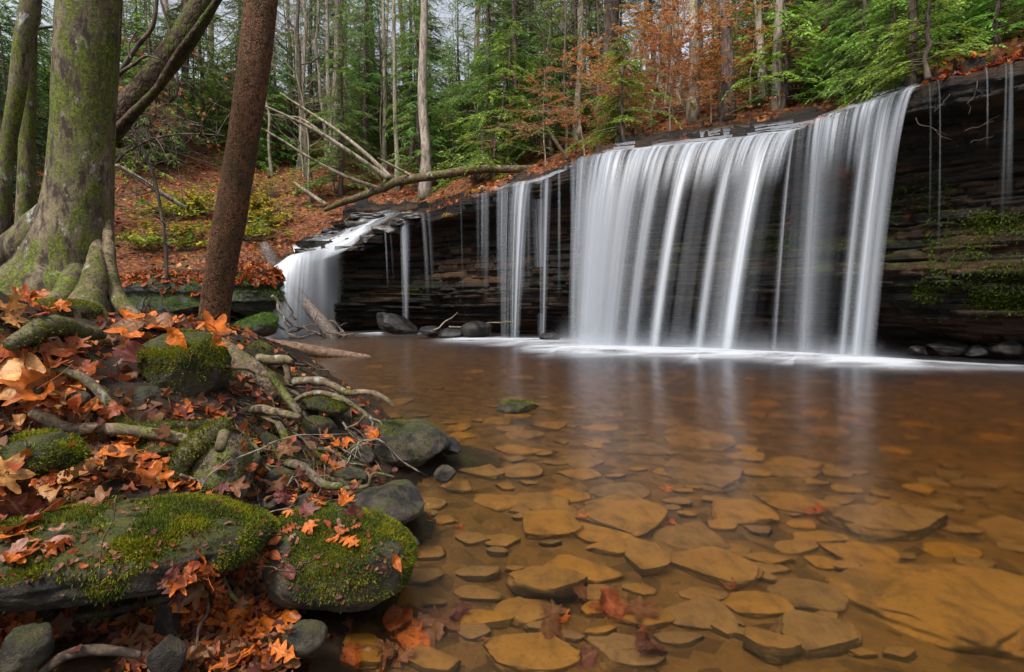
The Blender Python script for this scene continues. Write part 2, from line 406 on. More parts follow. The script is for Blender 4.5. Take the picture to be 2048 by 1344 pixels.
M['wood_log'] = m_bark('wood_log', (.09, .05, .03), (.28, .17, .11), (.17, .11, .075), stretch=1, scale=15, bd=.008)
M['twig'] = m_bark('twig', (.10, .075, .055), (.34, .28, .22), (.22, .17, .13), stretch=1, scale=20, bd=.002)
M['mossy_rock'] = m_rock('mossy_rock', (.02, .015, .01), (.085, .066, .045), moss=.5, mossc=(.10, .125, .014), scale=7)
M['green_rock'] = m_rock('green_rock', (.03, .028, .024), (.09, .08, .07), moss=.75, mossc=(.05, .095, .010), scale=3.5, side=.0)
M['bare_rock'] = m_rock('bare_rock', (.016, .013, .010), (.085, .066, .048), moss=.28, scale=8, rough=.5)
M['wet_rock'] = m_rock('wet_rock', (.005, .0045, .0045), (.024, .02, .018), moss=0, scale=5, rough=.5, spec=.28)
M['grey_rock'] = m_rock('grey_rock', (.02, .017, .011), (.10, .082, .052), moss=.42, mossc=(.10, .12, .03), scale=8, rough=.7)
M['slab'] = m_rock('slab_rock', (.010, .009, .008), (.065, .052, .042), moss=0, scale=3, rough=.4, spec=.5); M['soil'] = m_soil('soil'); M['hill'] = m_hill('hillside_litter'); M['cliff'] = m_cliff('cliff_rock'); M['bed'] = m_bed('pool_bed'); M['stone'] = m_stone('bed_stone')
M['pool'] = m_pool('pool_water'); M['fall'] = m_fall('falling_water'); M['rush'] = m_fall('white_water', (.74, .78, .84)); M['foam'] = m_fall('foam', (.72, .76, .82))
M['fallen'] = m_fallen('fallen_leaf'); M['litter'] = m_litter('leaf_litter')
M['moss'] = m_moss('moss_tufts', (.175, .20, .016)); M['moss_green'] = m_moss('moss_green', (.12, .26, .02))
M['hemlock'] = m_leaf('hemlock_needles', (.17, .26, .06), .3, .38)
M['bright_hemlock'] = m_leaf('bright_hemlock', (.19, .34, .05), .2, .4)
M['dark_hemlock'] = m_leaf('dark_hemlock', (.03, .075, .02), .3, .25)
M['beech'] = m_leaf('beech_leaves', (.46, .18, .065), .25, .4, hue=.012)
M['rhododendron'] = m_leaf('rhododendron_leaves', (.09, .20, .06), .2, .2, rough=.35)
M['yellow_leaf'] = m_leaf('yellow_leaves', None, .15, .45, attr=True)
M['grass'] = m_leaf('grass_blades', None, .15, .45, attr=True)
M['dead_leaf'] = m_leaf('dead_leaves', (.34, .10, .03), .25, .4, hue=.01)
# ================================================================ lip of the fall, cliff, hillside, pool
LIP = [(-24, 13.5, 1.0), (-16, 16.2, 1.5), (-11, 18.6, 1.9), (-9.2, 19.9, 2.35)]
for u, v, z in [(570, 523, 2.65), (612, 516, 2.75), (660, 505, 2.95), (740, 478, 3.5), (800, 447, 4.1), (880, 415, 4.4), (950, 394, 4.62), (1000, 379, 4.75), (1075, 362, 4.9),
                (1122, 343, 5.08), (1165, 318, 5.28), (1220, 306, 5.3), (1300, 297, 5.3), (1400, 288, 5.3), (1500, 276, 5.3), (1590, 264, 5.3), (1640, 240, 5.3), (1700, 220, 5.3), (1835, 177, 5.3), (1930, 150, 5.3), (2048, 124, 5.3)]:
    LIP.append(tuple(at_z(u, v, z)))
LIP += [(9.9, 8.2, 5.3), (11.5, 6.2, 5.4), (15, 2, 5.6)]
LIP = np.array(LIP)
lip_u = [(project(p)[0], p) for p in LIP[4:-3]]
def lip_at(u):
    us = np.array([a for a, _ in lip_u]); P = np.array([b for _, b in lip_u]); 
    return np.array([np.interp(u, us, P[:, k]) for k in range(3)])
S0 = spline(LIP, 14)
L0 = np.concatenate([[0], np.cumsum(np.linalg.norm(np.diff(S0[:, :2], axis=0), axis=1))])
NS = 1500
sl = np.linspace(0, L0[-1], NS); SL = np.column_stack([np.interp(sl, L0, S0[:, k]) for k in range(3)])
tg = np.gradient(SL[:, :2], axis=0); 
kk = np.ones(61) / 61; tp = np.pad(tg, ((30, 30), (0, 0)), mode='edge'); tg = np.column_stack([np.convolve(tp[:, 0], kk, 'valid'), np.convolve(tp[:, 1], kk, 'valid')])
tg /= np.linalg.norm(tg, axis=1)[:, None]; BK = np.column_stack([-tg[:, 1], tg[:, 0]])       # direction back from the pool
_ru = np.array([-9, 480, 560, 590, 640, 740, 790, 830, 900, 960, 1000, 1130, 1170, 1400, 1600, 1830, 1870, 4000.]); _rd = np.array([.0, .0, .2, 2.5, 4.2, 4.2, 3.2, 1.3, .9, .6, 1.4, 1.6, 2.4, 2.6, 2.4, 1.6, .9, .9])
_pu = np.array([project(q)[0] if q[1] > 1 else 5000 for q in SL]); _pu[:int(np.argmin(np.hypot(SL[:, 0] - LIP[4, 0], SL[:, 1] - LIP[4, 1])))] = 400; _pu[int(np.argmin(np.abs(SL[:, 1] - 9.5) + 50 * (SL[:, 0] < 0))):] = 4000
RD = np.interp(_pu, _ru, _rd)                                   # how far the bare rock reaches back from the lip
def rise(d): return .5 * np.clip(d, 0, 3) + .56 * np.clip(d - 3, 0, 24) - .15 * np.clip(d - 29, 0, 60)
def hill(X, Y):
    """height, signed distance behind the lip"""
    Q = SL[::12]; B = BK[::12]
    D = np.hypot(X[..., None] - Q[:, 0], Y[..., None] - Q[:, 1]); k = D.argmin(-1); d = D.min(-1)
    sg = (X - Q[k, 0]) * B[k, 0] + (Y - Q[k, 1]) * B[k, 1]
    w = 1 / (D + .35) ** 4; z0 = (w * Q[:, 2]).sum(-1) / w.sum(-1)
    d = np.where(sg >= 0, d, -d); rd = (w * RD[::12]).sum(-1) / w.sum(-1)
    z = z0 + rise(np.maximum(d, 0)) + .35 * fbm(np.stack([X * .35, Y * .35, 0 * X], -1), 3, 3) * sstep(1, 5, d) - .34 * (1 - sstep(rd - .5, rd + .7, d))
    return z, d
def hill_z(x, y): return float(hill(np.array([x]), np.array([y]))[0][0])

def build_cliff():
    jit = .16 * n1(sl * 1.1, 4) + .06 * n1(sl * 5, 5); jz = .05 * n1(sl * 1.6, 8) + .03 * n1(sl * 6, 9)
    # top: rows from the back to the lip, in broken steps
    dt = np.concatenate([np.linspace(5, 1.6, 40, endpoint=False), np.linspace(1.6, 0.0, 40)])
    S, D = np.meshgrid(sl, dt, indexing='ij')
    nz = fbm(np.stack([S * .8, D * 1.2, 0 * S], -1), 4, 21); h = rise(D) + .10 * nz * sstep(0, .6, D)
    q = .22 + .06 * n1(sl * .3, 2)[:, None]; hq = np.floor(h / q + .22 * fbm(np.stack([S * 1.6, D * 2.5, 0 * S], -1), 3, 31)) * q + q * sstep(.82, 1., (h / q) % 1)
    hh = np.maximum(.12 * h + .88 * hq, 0) + .035 * fbm(np.stack([S * 6, D * 6, 0 * S], -1), 3, 12) * sstep(0, .3, D) - .02 * D
    hh = hh - .45 * sstep(RD[:, None] - .3, RD[:, None] + 1.0, D)
    base = SL[:, None, :2] + BK[:, None] * (D + jit[:, None] * (1 - sstep(0, 2, D)))[..., None]
    T = np.concatenate([base, (SL[:, 2, None] + jz[:, None] + hh)[..., None]], -1)
    # face: strata
    nr = 270; t = np.linspace(0.004, 1, nr); zb = -.9; S, Tt = np.meshgrid(sl, t, indexing='ij')
    z = SL[:, 2, None] * (1 - Tt) + zb * Tt + jz[:, None] * (1 - Tt) ** 8
    zw = z + .12 * fbm(np.stack([S * .25, z * .3, 0 * S], -1), 3, 41) + .06 * S * .0
    g = np.random.default_rng(3); bd = np.cumsum(g.choice([.03, .045, .06, .08, .12, .2], 140)) - 1.2
    k = np.searchsorted(bd, zw); fr = (zw - bd[np.clip(k - 1, 0, 138)]) / (bd[np.clip(k, 0, 139)] - bd[np.clip(k - 1, 0, 138)] + 1e-6)
    lay = .22 * fbm(np.stack([S * .55, k * 7.7, 0 * S], -1), 3, 51) + .07 * fbm(np.stack([S * 3.2, k * 5.1, 0 * S], -1), 3, 52)
    blk = .055 * np.sign(vnoise(np.stack([S * 1.5 + k * 3.3, k * 9.1, 0 * S], -1), 53))
    lay = lay + blk + .05 * (np.abs(fr - .5) * 2) ** 4 + .05 * fbm(np.stack([S * 4, z * 9, 0 * S], -1), 4, 54)
    tm = np.array([0, .035, .075, .10, .12, .22, .4, .5, .56, .66, .76, .82, .9, 1]); rm = np.array([0, .02, .04, .55, .85, 1.15, 1.1, .9, .72, 1.0, 1.5, 2.3, 2.7, 2.5])
    rec = np.interp(Tt, tm, rm) * (SL[:, 2, None] / 5.3) ** .8
    grow = sstep(.01, .10, Tt)
    off = rec + lay * (.25 + .75 * grow) * sstep(0, .02, Tt) + jit[:, None] * (1 - .6 * grow)
    Fp = SL[:, None, :2] + BK[:, None] * off[..., None]
    Fc = np.concatenate([Fp, z[..., None]], -1)
    V = np.concatenate([T, Fc], 1)
    Fa = grid_faces(NS, V.shape[1])[:, ::-1]
    o = obj('cliff', V.reshape(-1, 3), Fa, M['cliff']); tag(o, 'dark layered sandstone ledge that the water falls from', None, kind='structure')
    solid('cliff', V.reshape(-1, 3), Fa)
    return T, Fc
CT, CF = build_cliff()

def build_hill():
    x = np.arange(-48, 52, .4); y = np.arange(-2, 78, .4); X, Y = np.meshgrid(x, y, indexing='ij'); Z, D = hill(X, Y)
    Z = Z + .06 * fbm(np.stack([X * 2, Y * 2, 0 * X], -1), 3, 7)
    F = grid_faces(len(x), len(y)); ok = (D > .25).reshape(-1)[F].all(1); F = F[ok]
    V = np.stack([X, Y, Z], -1).reshape(-1, 3); use = np.unique(F); mp = np.full(len(V), -1); mp[use] = np.arange(len(use)); V = V[use]; F = mp[F]
    o = obj('hillside', V, F, M['hill']); tag(o, 'wooded slope covered in brown fallen leaves behind the falls', kind='structure'); solid('hill', V, F)
    return V, F
HV, HF = build_hill()

# ---------------------------------------------------------------- near bank: thin-plate surface through surveyed points
BANK = [(0, 1344, 1.75), (300, 1344, 1.72), (0, 1250, 2.15), (150, 1262, 2.1), (-200, 1260, 2.1), (330, 1190, 2.0), (430, 1260, 1.95), (500, 1140, 2.25), (0, 1000, 1.9), (200, 970, 2.2), (0, 850, 2.1), (0, 720, 2.6), (150, 668, 3.2),
        (300, 668, 3.6), (420, 675, 3.9), (200, 800, 2.8), (350, 865, 2.8), (300, 965, 2.5), (450, 965, 2.8), (600, 985, 3.1), (560, 860, 3.5), (650, 840, 4.0), (600, 750, 4.4), (520, 705, 4.6), (470, 668, 4.9),
        (-250, 700, 2.2), (-400, 900, 1.6), (-300, 1200, 1.4), (60, 640, 3.9), (-100, 600, 4.2), (180, 640, 4.2)]
bp = [at_y(*p) for p in BANK]
for u, v in [(560, 1344), (640, 1270), (760, 1130), (850, 1010), (780, 945), (905, 905)]: bp.append(at_z(u, v, 0.0))
for u, v, z in [(680, 1344, -.16), (830, 1200, -.2), (885, 1000, -.25), (930, 915, -.3), (770, 820, -.3), (880, 1090, -.26), (820, 1165, -.22), (950, 1040, -.3), (860, 1040, -.2), (700, 1250, -.14), (680, 790, -.25), (610, 755, -.22)]: bp.append(at_z(u, v, z))
bp += [(.6, 1.2, -.25), (.5, 2.2, -.28), (.6, 3.5, -.3), (.5, 5, -.35), (-2.0, 6.0, .4), (-1.5, 6.2, -.1), (-1.0, 5.6, -.25), (-3, 7.6, .25), (-2.4, 8, -.3), (-4.5, 7, .95), (-6, 8, 1.0), (-4, 10, -.3), (-6, 11, .15), (-7, 13.5, .0),
       (-8, 6, 1.3), (-12, 8, 1.9), (-13, 13, 2.0), (-9, 12, .7), (-10, 3, 1.9), (-5, 2.5, 1.55), (-3, 1.2, 1.0), (-1.2, .9, .15), (-.3, .8, -.2), (-13, 4, 2.4), (0, 9, -.6), (-2, 14, -.6), (-5, 16, -.5)]
bp = np.array(bp)
def tps_fit(P):
    r = np.linalg.norm(P[:, None, :2] - P[None, :, :2], axis=2); K = np.where(r > 0, r ** 2 * np.log(r + 1e-9), 0) + np.eye(len(P)) * .02
    A = np.column_stack([np.ones(len(P)), P[:, :2]]); n = len(P)
    return np.linalg.solve(np.block([[K, A], [A.T, np.zeros((3, 3))]]), np.concatenate([P[:, 2], np.zeros(3)]))
TW = tps_fit(bp)
def bank_z(X, Y, rough=True):
    X, Y = np.asarray(X, float), np.asarray(Y, float); r = np.hypot(X[..., None] - bp[:, 0], Y[..., None] - bp[:, 1])
    z = (np.where(r > 0, r ** 2 * np.log(r + 1e-9), 0) * TW[:len(bp)]).sum(-1) + TW[-3] + TW[-2] * X + TW[-1] * Y
    z = np.clip(z, -.8, 3)
    if rough: z = z + (.07 * fbm(np.stack([X * 2.2, Y * 2.2, 0 * X], -1), 4, 61) + .05 * fbm(np.stack([X * 8, Y * 8, 0 * X], -1), 3, 62)) * sstep(-.3, .25, z)
    return z
def build_bank():
    parts = []
    for (x0, x1, y0, y1, st) in [(-5.0, .7, .9, 7.0, .025), (-14, .6, 6.9, 15.5, .09), (-14, -4.9, 1.0, 7.0, .09)]:
        x = np.arange(x0, x1, st); y = np.arange(y0, y1, st); X, Y = np.meshgrid(x, y, indexing='ij'); Z = bank_z(X, Y)
        F = grid_faces(len(x), len(y)); ok = (Z > -.13).reshape(-1)[F].any(1); parts.append((np.stack([X, Y, Z], -1).reshape(-1, 3), F[ok]))
    mb = MB()
    for V, F in parts: mb.add(V, F)
    V, Fs = mb.get(); o = obj('bank', V, Fs, M['soil']); tag(o, 'dark mossy earth bank under the roots and leaves', kind='structure'); solid('bank', V, Fs)
    return V, Fs[0]
KV, KF = build_bank()

def edge_x(y): return np.interp(y, [0, 1.8, 3, 4.5, 6, 8, 10, 12, 18, 22], [-.9, -.65, -.5, -.4, -1.3, -2.6, -3.8, -4.5, -7.5, -9])
def bed_z(X, Y):
    d = X - edge_x(Y); z = -(.16 + .075 * np.clip(d, 0, 4) + .10 * np.clip(d - 3.2, 0, 6) + .02 * np.clip(Y - 4, 0, 8)); z = np.where(d < 0, z - .25 * d * -1 * .2, z)
    return np.maximum(z, -.9) + .03 * fbm(np.stack([X * 1.5, Y * 1.5, 0 * X], -1), 4, 71) + .012 * fbm(np.stack([X * 9, Y * 9, 0 * X], -1), 3, 72)
def build_pool():
    x = np.arange(-14, 13, .07); y = np.arange(.2, 24.5, .07); X, Y = np.meshgrid(x, y, indexing='ij'); Z = bed_z(X, Y)
    V = np.stack([X, Y, Z], -1).reshape(-1, 3); F = grid_faces(len(x), len(y)); o = obj('pool_bed', V, F, M['bed']); tag(o, 'silty amber bed of the pool', kind='structure'); solid('bed', V, F)
    # closed body of water
    x0, x1, y0, y1, zb = -14, 13, .15, 24.6, -1.4
    P = np.array([(x0, y0, 0), (x1, y0, 0), (x1, y1, 0), (x0, y1, 0), (x0, y0, zb), (x1, y0, zb), (x1, y1, zb), (x0, y1, zb)])
    Q = [(0, 1, 2, 3), (7, 6, 5, 4), (0, 4, 5, 1), (1, 5, 6, 2), (2, 6, 7, 3), (3, 7, 4, 0)]
    o = obj('water', P, np.array(Q), M['pool'], smooth=False); tag(o, 'still amber pool water below the falls', kind='structure')
build_pool()
# ================================================================ falling water
def lip_idx(u):
    p = lip_at(u); return int(np.argmin(np.hypot(SL[:, 0] - p[0], SL[:, 1] - p[1])))
def curtain(name, parent, us, ub, vb, cols, prof, top_d=1.0, nu=420, nr=70, seed=0, base=.12, pull=.12, up=.02):
    """us/ub: matching pixel stations along the lip and along the foot; prof(ub) -> density of the columns at the foot."""
    u = np.linspace(us[0], us[-1], nu); b = np.interp(u, us, ub); vv = np.interp(b, vb[0], vb[1])
    top = np.array([lip_at(x) for x in u]); bot = np.array([at_z(x, y, 0.0) for x, y in zip(b, vv)])
    i = np.array([np.argmin(np.hypot(SL[:, 0] - p[0], SL[:, 1] - p[1])) for p in top]); bk = BK[i]
    top[:, :2] -= bk * pull; top[:, 2] += up + .03 * n1(u * .09, seed + 1, 3)
    r = np.linspace(0, 1, nr) ** 1.15; tau = np.sqrt(r)[None, :, None]
    P = np.concatenate([top[:, None, :2] * (1 - tau) + bot[:, None, :2] * tau, (top[:, 2, None] * (1 - r) - .02 * r)[..., None]], -1)
    # ripples across the sheet give it body
    rip = (.05 * n1(b * .06, seed + 2, 4)[:, None] * (1 - .4 * r)[None] + .03 * n1(b * .25, seed + 3, 2)[:, None] * np.exp(-3 * r)[None])
    P[..., :2] -= bk[:, None] * rip[..., None]
    t1 = sstep(.0, .30, r)[None]
    fine = n1(u * .55, seed + 4, 3)[:, None]; fine2 = n1(u * .16, seed + 5, 3)[:, None]
    hi = np.clip(.32 + .62 * fine2 + .28 * fine, .02, .85) * np.interp(u, [us[0], us[0] + 42, us[-1] - 4, us[-1]], [0, 1, 1, .2])[:, None]
    lo = np.clip(prof(b)[:, None] * (1 + .3 * n1(b * .22, seed + 6, 3)[:, None]) + base * (.5 + .9 * fine2), 0, .95)
    dn = hi * (1 - t1) + lo * t1
    dn = dn * np.interp(r, [0, .02, .85, 1], [.75, 1, 1, .88])[None]
    return obj(name, P.reshape(-1, 3), grid_faces(nu, nr), M['fall'], parent, {'dens': dn.reshape(-1)})
def film(name, parent, u0, u1, d1=2.3, amt=.8, seed=0, lift=.03):
    """thin water sliding over the top of the ledge"""
    a, b = lip_idx(u0), lip_idx(u1); G = CT[a:b:1]; nd = G.shape[1]
    j0 = int(np.argmin(np.abs(np.concatenate([np.linspace(5, 1.6, 40, endpoint=False), np.linspace(1.6, 0.0, 40)]) - d1)))
    G = G[:, j0:].copy(); kz = np.ones(13) / 13; zz = np.pad(G[..., 2], ((0, 0), (6, 6)), mode='edge'); zz = np.stack([zz[:, q:q + G.shape[1]] for q in range(13)], 0).mean(0); ks = np.hanning(33); ks /= ks.sum(); zz = np.pad(zz, ((16, 16), (0, 0)), mode='edge'); zz = np.stack([np.convolve(zz[:, q], ks, 'valid') for q in range(zz.shape[1])], 1); G[..., 2] = zz + lift + .02; G[:, -1, :2] -= BK[a:b] * .10
    n, m, _ = G.shape; s = sl[a:b][:, None]; dd = np.linspace(d1, 0, m)[None]
    q = fbm(np.stack([s * 3 + 0 * dd, dd * .9 + 0 * s, 0 * (s + dd)], -1), 4, seed + 80); q2 = fbm(np.stack([s * .8 + 0 * dd, dd * .8 + 0 * s, 0 * (s + dd)], -1), 3, seed + 81)
    dz = np.gradient(G[..., 2], axis=1); steep = np.clip(-dz * 14, 0, 1)
    dn = np.clip(amt * (.32 + .35 * q + .9 * q2), 0, .75) * sstep(d1, d1 - .8, dd) * np.interp(np.arange(n), [0, n * .06, n * .94, n - 1], [0, 1, 1, 0])[:, None]
    return obj(name, G.reshape(-1, 3), grid_faces(n, m), M['fall'], parent, {'dens': dn.reshape(-1)})
def strand(name, parent, ut, ub, vb, wt, wb, dens, vt=None, seed=0, nr=50, nc=31, yt=None, fade=.6):
    if vt is None: a = lip_at(ut); i = lip_idx(ut); a[:2] -= BK[i] * .10; a[2] += .03
    else: a = at_y(ut, vt, yt)
    b = at_z(ub, vb, 0.0) if vb > 602 else at_y(ub, vb, a[1] - .1)
    r = np.linspace(0, 1, nr); tau = np.sqrt(r); wt, wb, dens = wt * 1.35, wb * 1.5, dens * .9; c = np.column_stack([a[0] + (b[0] - a[0]) * tau, a[1] + (b[1] - a[1]) * tau, a[2] + (b[2] - a[2]) * r])
    w = (wt + (wb - wt) * r) * c[:, 1] / F_PX; x = np.linspace(-1, 1, nc)
    side = np.array([1.0, -.25, 0]); side /= np.linalg.norm(side)
    P = c[:, None] + side * (w[:, None] * .5 * x[None])[..., None]; P[..., 1] -= (1 - x[None] ** 2) * w[:, None] * .25
    st = (1.5 * n1(x * wt * .16 + seed * 9, seed, 3) - .1)[None]
    dn = dens * (1 - x[None] ** 2) ** 1.3 * np.maximum(.12, 1 + 1.1 * st) * np.interp(r, [0, .05, .5, 1], [.5, 1, .85, fade if vb > 645 else 0])[:, None]
    return obj(name, P.reshape(-1, 3), grid_faces(nr, nc), M['fall'], parent, {'dens': np.clip(dn, 0, .97).reshape(-1)})
def gauss(b, *cs): return sum(a * np.exp(-((b - c) / w) ** 2) for c, w, a in cs)
FOOT = ([500, 840, 970, 1080, 1150, 1300, 1450, 1600, 1720, 1850, 2048], [656, 667, 676, 686, 691, 699, 704, 711, 718, 724, 732])

t = thing('waterfall', 'broadest white curtain of water pouring off the middle of the dark ledge', 'waterfall', tuple(lip_at(1380)))
curtain('stream', t, [1166, 1215, 1300, 1345, 1400, 1440, 1490, 1560, 1604], [1138, 1166, 1226, 1262, 1306, 1350, 1396, 1452, 1500], FOOT, None,
        lambda b: gauss(b, (1166, 20, .52), (1200, 22, .42), (1225, 12, .25), (1259, 10, .5), (1307, 8, .72), (1350, 9, .06), (1396, 8, .55), (1452, 10, .9), (1440, 20, .18)), seed=1, base=.05)
curtain('veil', t, [1170, 1300, 1440, 1600], [1150, 1240, 1360, 1520], FOOT, None, lambda b: gauss(b, (1190, 40, .18), (1300, 30, .03), (1440, 26, .10)), seed=7, base=.01, pull=.02, nu=260)
film('sheet', t, 1170, 1612, 2.2, .7, 3)
t = thing('waterfall', 'tall white curtain falling from the high bend of the ledge next to bare dark rock', 'waterfall', tuple(lip_at(1720)))
curtain('stream', t, [1602, 1640, 1700, 1740, 1768, 1800, 1838], [1556, 1596, 1640, 1664, 1686, 1712, 1750], FOOT, None,
        lambda b: gauss(b, (1606, 16, .32), (1640, 12, .05), (1684, 7, .5), (1711, 9, .85), (1733, 11, .42), (1570, 10, .06)), seed=21, base=.015, nu=360)
curtain('veil', t, [1610, 1700, 1760, 1834], [1575, 1640, 1690, 1745], FOOT, None, lambda b: gauss(b, (1610, 28, .06), (1715, 22, .16)), seed=27, base=.01, pull=.02, nu=220)
film('sheet', t, 1606, 1845, 1.6, .6, 9)
for k, (a, b, v, wt, wb, d) in enumerate([(1568, 1500, 640, 14, 20, .25), (1582, 1522, 660, 12, 18, .22), (1596, 1546, 700, 14, 16, .3)]): strand('stream', t, a, b, v, wt, wb, d, seed=25 + k)
t = thing('waterfall', 'group of white ribbons falling from the stepped blocks beside the fallen tree', 'waterfall', tuple(lip_at(1040)))
for k, (a, b, v, wt, wb, d) in enumerate([(958, 955, 640, 22, 10, .42), (975, 972, 600, 14, 8, .2), (996, 992, 655, 10, 9, .3), (1020, 1010, 672, 26, 16, .4), (1052, 1030, 676, 34, 15, .85), (1044, 1046, 600, 40, 24, .22), (1078, 1082, 670, 28, 10, .5), (1097, 1086, 676, 20, 9, .5), (1110, 1107, 640, 6, 5, .22), (1122, 1118, 600, 5, 5, .2)]):
    strand('stream', t, a, b, v, wt, wb, d, seed=30 + k)
for k, (a, b, v, wt, wb, d) in enumerate([(966, 962, 560, 18, 12, .22), (1008, 1002, 600, 22, 14, .24), (1032, 1022, 640, 20, 14, .3), (1064, 1040, 660, 22, 14, .35), (1088, 1078, 655, 16, 10, .3), (1104, 1092, 640, 12, 8, .25), (1072, 1062, 610, 20, 14, .2)]): strand('stream', t, a, b, v, wt, wb, d, seed=130 + k)
film('sheet', t, 985, 1130, 1.3, 1.0, 14)
t = thing('waterfall', 'thin loose trickles hanging from the ledge just before the broadest curtain', 'waterfall', tuple(lip_at(1150)))
for k, (a, b, v, wt, wb, d) in enumerate([(1136, 1134, 640, 7, 6, .3), (1148, 1146, 680, 8, 8, .32), (1160, 1142, 686, 10, 10, .35), (1168, 1150, 600, 14, 8, .4)]): strand('stream', t, a, b, v, wt, wb, d, seed=50 + k)
t = thing('waterfall', 'thin ribbon of water under a small stepped rivulet with yellow grass beside it', 'waterfall', tuple(lip_at(818)))
for k, (a, b, v, wt, wb, d) in enumerate([(818, 812, 662, 22, 10, .5), (812, 810, 600, 10, 6, .4), (838, 842, 640, 14, 12, .2), (850, 856, 600, 10, 8, .16), (862, 868, 590, 10, 8, .12), (900, 902, 620, 4, 4, .14), (925, 926, 600, 3, 3, .12)]): strand('stream', t, a, b, v, wt, wb, d, seed=60 + k)
t = thing('waterfall', 'fine threads of water falling under the brown rock lip beside the chute', 'waterfall', tuple(lip_at(720)))
for k, (a, b, v, wt, wb, d) in enumerate([(702, 703, 640, 5, 5, .4), (712, 716, 620, 4, 4, .2), (728, 722, 655, 9, 9, .5), (735, 738, 630, 5, 5, .3), (742, 744, 610, 4, 4, .22), (770, 776, 580, 4, 3, .16), (780, 788, 570, 4, 3, .14)]): strand('stream', t, a, b, v, wt, wb, d, seed=70 + k)
t = thing('waterfall', 'bluish thread of water dripping from the thick dark overhang by the red leaves', 'waterfall', tuple(lip_at(2020)))
for k, (a, b, v, wt, wb, d) in enumerate([(2022, 2008, 420, 9, 20, .15), (2014, 2002, 460, 3, 6, .14), (1880, 1876, 520, 3, 4, .16), (1888, 1886, 640, 3, 8, .12), (1862, 1858, 480, 3, 3, .12), (1975, 1974, 300, 3, 3, .22)]): strand('stream', t, a, b, v, wt, wb, d, seed=80 + k)

# the chute: a rush of white water down the rock steps, then a thick plume
t = thing('waterfall', 'thick white chute rushing down rock steps and plunging behind the leaning log', 'waterfall', tuple(lip_at(600)))
ch = [(800, 424, 26.5, 8), (770, 431, 25.6, 24), (738, 447, 24.2, 32), (712, 463, 22.9, 36), (690, 479, 21.8, 40), (660, 492, 20.9, 46), (625, 503, 20.3, 54), (592, 514, 20.0, 56)]
A = spline(np.array([(u, v, w_) for u, v, y, w_ in ch], float), 14); n = len(A); x = np.linspace(-1, 1, 25); Tn = np.gradient(A[:, :2], axis=0); Tn /= np.linalg.norm(Tn, axis=1)[:, None]
def cy(u, v, d):
    h = cast(u, v, ['cliff', 'hill']); return h[0][1] if h is not None else d
Yc = np.array([cy(a[0], a[1], 22.) for a in A]); Yc = np.minimum.accumulate(np.convolve(np.pad(Yc, (9, 9), mode='edge'), np.ones(19) / 19, 'valid'))
UU = A[:, 0, None] - Tn[:, 1, None] * A[:, 2, None] * .5 * x; VV = A[:, 1, None] + Tn[:, 0, None] * A[:, 2, None] * .5 * x
YY = np.array([[np.clip(cy(UU[a, b], VV[a, b], Yc[a]), Yc[a] - .9, Yc[a] + .9) for b in range(25)] for a in range(n)])
for q in range(3): YY = sum(np.roll(np.pad(YY, ((4, 4), (4, 4)), mode='edge'), (a, b), (0, 1))[4:-4, 4:-4] for a in (-3, 0, 3) for b in (-2, 0, 2)) / 9
P = np.array([[at_y(UU[a, b], VV[a, b], YY[a, b] - .42) for b in range(25)] for a in range(n)]); P[..., 2] += .05 * fbm(np.stack([np.arange(n)[:, None] * .13 + 0 * x, x[None] * 3 + np.zeros((n, 1)), np.zeros((n, 25))], -1), 3, 4)
fl = fbm(np.stack([np.arange(n)[:, None] * .05 + 0 * x, x[None] * 4 + np.zeros((n, 1)), np.zeros((n, 25))], -1), 4, 90)
dn = np.clip((1 - x[None] ** 2) ** .8 * (.85 + 1.1 * fl) * np.interp(np.arange(n), [0, 40, n], [.1, .8, 1.05])[:, None], 0, .96)
obj('chute', P.reshape(-1, 3), grid_faces(n, 25), M['rush'], t, {'dens': dn.reshape(-1)})
def plume(name, tops, bots, prof, seed, nu=160, nr=60, dy=0):
    f = np.linspace(0, 1, nu); tt = np.array([at_y(*p) for p in tops]); bb = np.array([at_z(u, v, 0.0) for u, v in bots]); k = np.linspace(0, 1, len(tops)); k2 = np.linspace(0, 1, len(bots))
    a = np.column_stack([np.interp(f, k, tt[:, q]) for q in range(3)]); b = np.column_stack([np.interp(f, k2, bb[:, q]) for q in range(3)]); r = np.linspace(0, 1, nr); tau = np.sqrt(r)[None, :, None] ** 1.05
    P = np.concatenate([a[:, None, :2] * (1 - tau) + b[:, None, :2] * tau, (a[:, 2, None] * (1 - r) + b[:, 2, None] * r)[..., None]], -1)
    P[..., 1] -= dy + .25 * np.sin(f * math.pi)[:, None] + .12 * n1(f * 9, seed, 3)[:, None]
    dn = np.clip(prof(f)[:, None] * (1 + .25 * n1(f * 14, seed + 1, 3)[:, None] * sstep(0, .3, r)[None]) * np.interp(r, [0, .05, .55, 1], [.95, 1, .95, .75])[None], 0, .97)
    return obj(name, P.reshape(-1, 3), grid_faces(nu, nr), M['rush'], t, {'dens': dn.reshape(-1)})
tops = [(540, 552, 19.7), (565, 528, 19.7), (605, 508, 19.7), (650, 498, 19.9), (692, 488, 20.3)]
plume('plume', tops, [(512, 670), (548, 670), (596, 668), (648, 664), (688, 661)], lambda f: np.interp(f, [0, .08, .3, .55, .66, .74, .82, .9, 1], [0, .9, 1.1, 1.1, .8, .95, .42, .4, 0]), 95)
plume('veil', [(548, 540, 19.5), (596, 512, 19.5), (652, 500, 19.6)], [(520, 674), (580, 674), (640, 670)], lambda f: np.interp(f, [0, .15, .5, .75, 1], [0, .7, .85, .35, 0]), 98, dy=.35)

